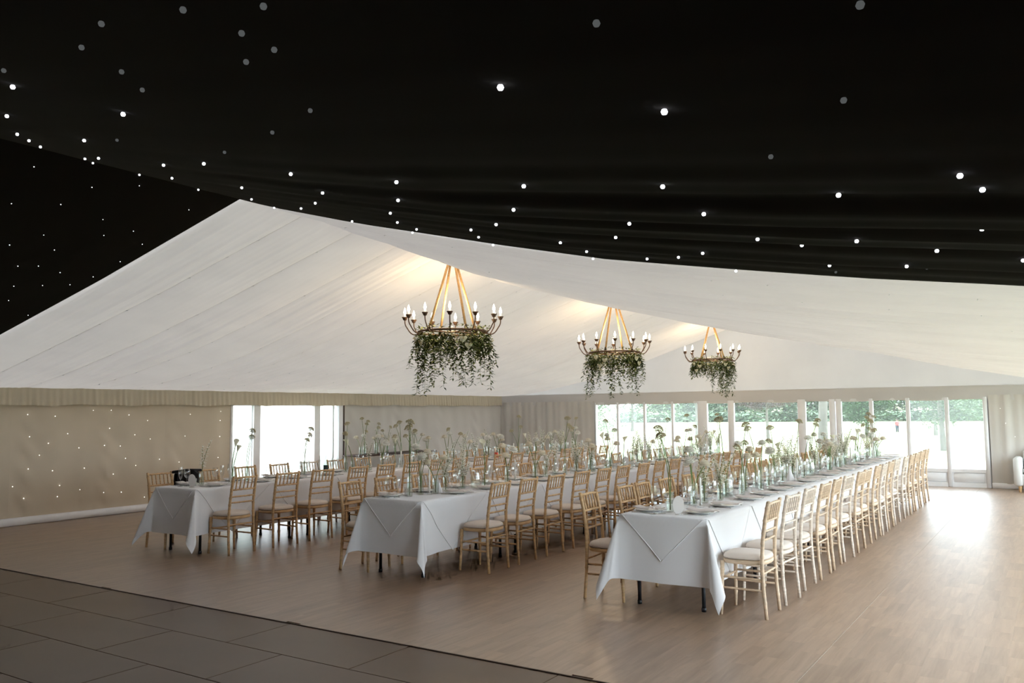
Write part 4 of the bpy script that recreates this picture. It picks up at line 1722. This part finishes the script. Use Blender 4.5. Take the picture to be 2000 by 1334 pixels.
for k in range(16):
    f = (k + .5) / 16
    an = radians(24.0) - radians(26.0) * f     # bearing from the tent towards the far edge of the park
    d = 178 + rt.uniform(-8, 22)
    x, y = -sin(an) * d, cos(an) * d
    h = rt.uniform(7, 11)
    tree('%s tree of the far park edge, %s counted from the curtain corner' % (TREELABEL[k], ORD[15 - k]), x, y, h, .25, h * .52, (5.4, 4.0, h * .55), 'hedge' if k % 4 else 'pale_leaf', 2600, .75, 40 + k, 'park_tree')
for k in range(9):
    an = radians(52) - radians(27) * (k / 8)
    d = 120 + rt.uniform(-8, 8)
    x, y = -sin(an) * d, cos(an) * d
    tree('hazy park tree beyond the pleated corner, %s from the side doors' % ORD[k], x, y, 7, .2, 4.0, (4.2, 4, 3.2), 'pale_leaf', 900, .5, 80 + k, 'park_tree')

hg = MB()
rh = random.Random(77)
for _ in range(9000):
    an = radians(26.0) - radians(29.0) * rh.random()
    d = 170 + rh.uniform(-2, 3)
    x, y = -sin(an) * d, cos(an) * d
    a = rh.uniform(0, 2 * pi)
    hg.leaf((x, y, gz(x, y) + 1.7 * rh.random()), (cos(a), sin(a), rh.uniform(-.6, .6)), (-sin(a), cos(a), rh.uniform(-1, 1)), .8, .5)
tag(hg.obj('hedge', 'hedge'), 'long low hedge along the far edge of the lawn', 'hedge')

fe = thing('rail_fence', 'low grey post-and-rail fence at the lawn edge', 'fence', (-29.2, 90.4, gz(-29.2, 90.4)))
for k in range(2):
    MB().box((k * 1.5 - .75, 0, .55), (.12, .12, 1.2)).obj('post', 'fence_wood', fe, False)
for z in (.45, .85):
    MB().box((0, -.05, z), (1.7, .05, .12)).obj('rail', 'fence_wood', fe, False)

# person far out on the lawn
px_, py_ = -17.35, 116.7
pe = thing('person', 'distant person in red top and dark trousers standing on the lawn', 'person', (px_, py_, -1.49), .6)
me = bpy.data.meshes.new('body')
JV = [((0, 0, .95), .12), ((0, 0, 1.15), .12), ((0, 0, 1.36), .14), ((0, 0, 1.47), .055), ((0, .01, 1.56), .085), ((0, .01, 1.66), .075),
      ((.17, 0, 1.38), .06), ((.22, 0, 1.12), .045), ((.20, .14, .95), .035), ((.19, .2, .90), .03),
      ((-.17, 0, 1.38), .06), ((-.22, 0, 1.12), .045), ((-.22, .06, .88), .035), ((-.22, .08, .80), .03),
      ((.09, 0, .88), .085), ((.10, .01, .48), .058), ((.10, 0, .08), .042), ((.10, .13, .035), .035),
      ((-.09, 0, .88), .085), ((-.11, .03, .48), .058), ((-.11, 0, .08), .042), ((-.11, .13, .035), .035)]
JE = [(0, 1), (1, 2), (2, 3), (3, 4), (4, 5), (2, 6), (6, 7), (7, 8), (8, 9), (2, 10), (10, 11), (11, 12), (12, 13), (0, 14), (14, 15), (15, 16), (16, 17), (0, 18), (18, 19), (19, 20), (20, 21)]
me.from_pydata([v for v, _ in JV], JE, [])
me.materials.append(M['skin'])
bo = link('body', me, pe)
md = bo.modifiers.new('skin', 'SKIN')
for i, (_, r_) in enumerate(JV):
    me.skin_vertices[0].data[i].radius = (r_, r_)
me.skin_vertices[0].data[0].use_root = True
sb = bo.modifiers.new('sub', 'SUBSURF')
sb.levels = sb.render_levels = 2
sh = MB().tube([(0, 0, .90), (0, 0, 1.05), (0, 0, 1.2), (0, 0, 1.36), (0, 0, 1.44)], [.175, .165, .17, .17, .08], 12)
for s in (-1, 1):
    sh.tube([(s * .13, 0, 1.37), (s * .19, 0, 1.33), (s * .225, 0, 1.12)], [.085, .078, .06], 9)
sh.obj('shirt', 'red_top', pe)
trs = MB()
for s in (-1, 1):
    trs.tube([(s * .07, 0, .96), (s * .095, .005, .80), (s * .105, .02, .48), (s * .105, 0, .08)], [.125, .12, .085, .075], 10)
trs.tube([(0, 0, .84), (0, 0, .98)], [.165, .17], 12)
trs.obj('trousers', 'trousers', pe)
MB().lathe([(0, .11), (.06, .1), (.098, .04), (.1, -.02), (.09, -.06)], 12, (0, -.005, 1.62)).obj('hair', 'dark_table', pe)
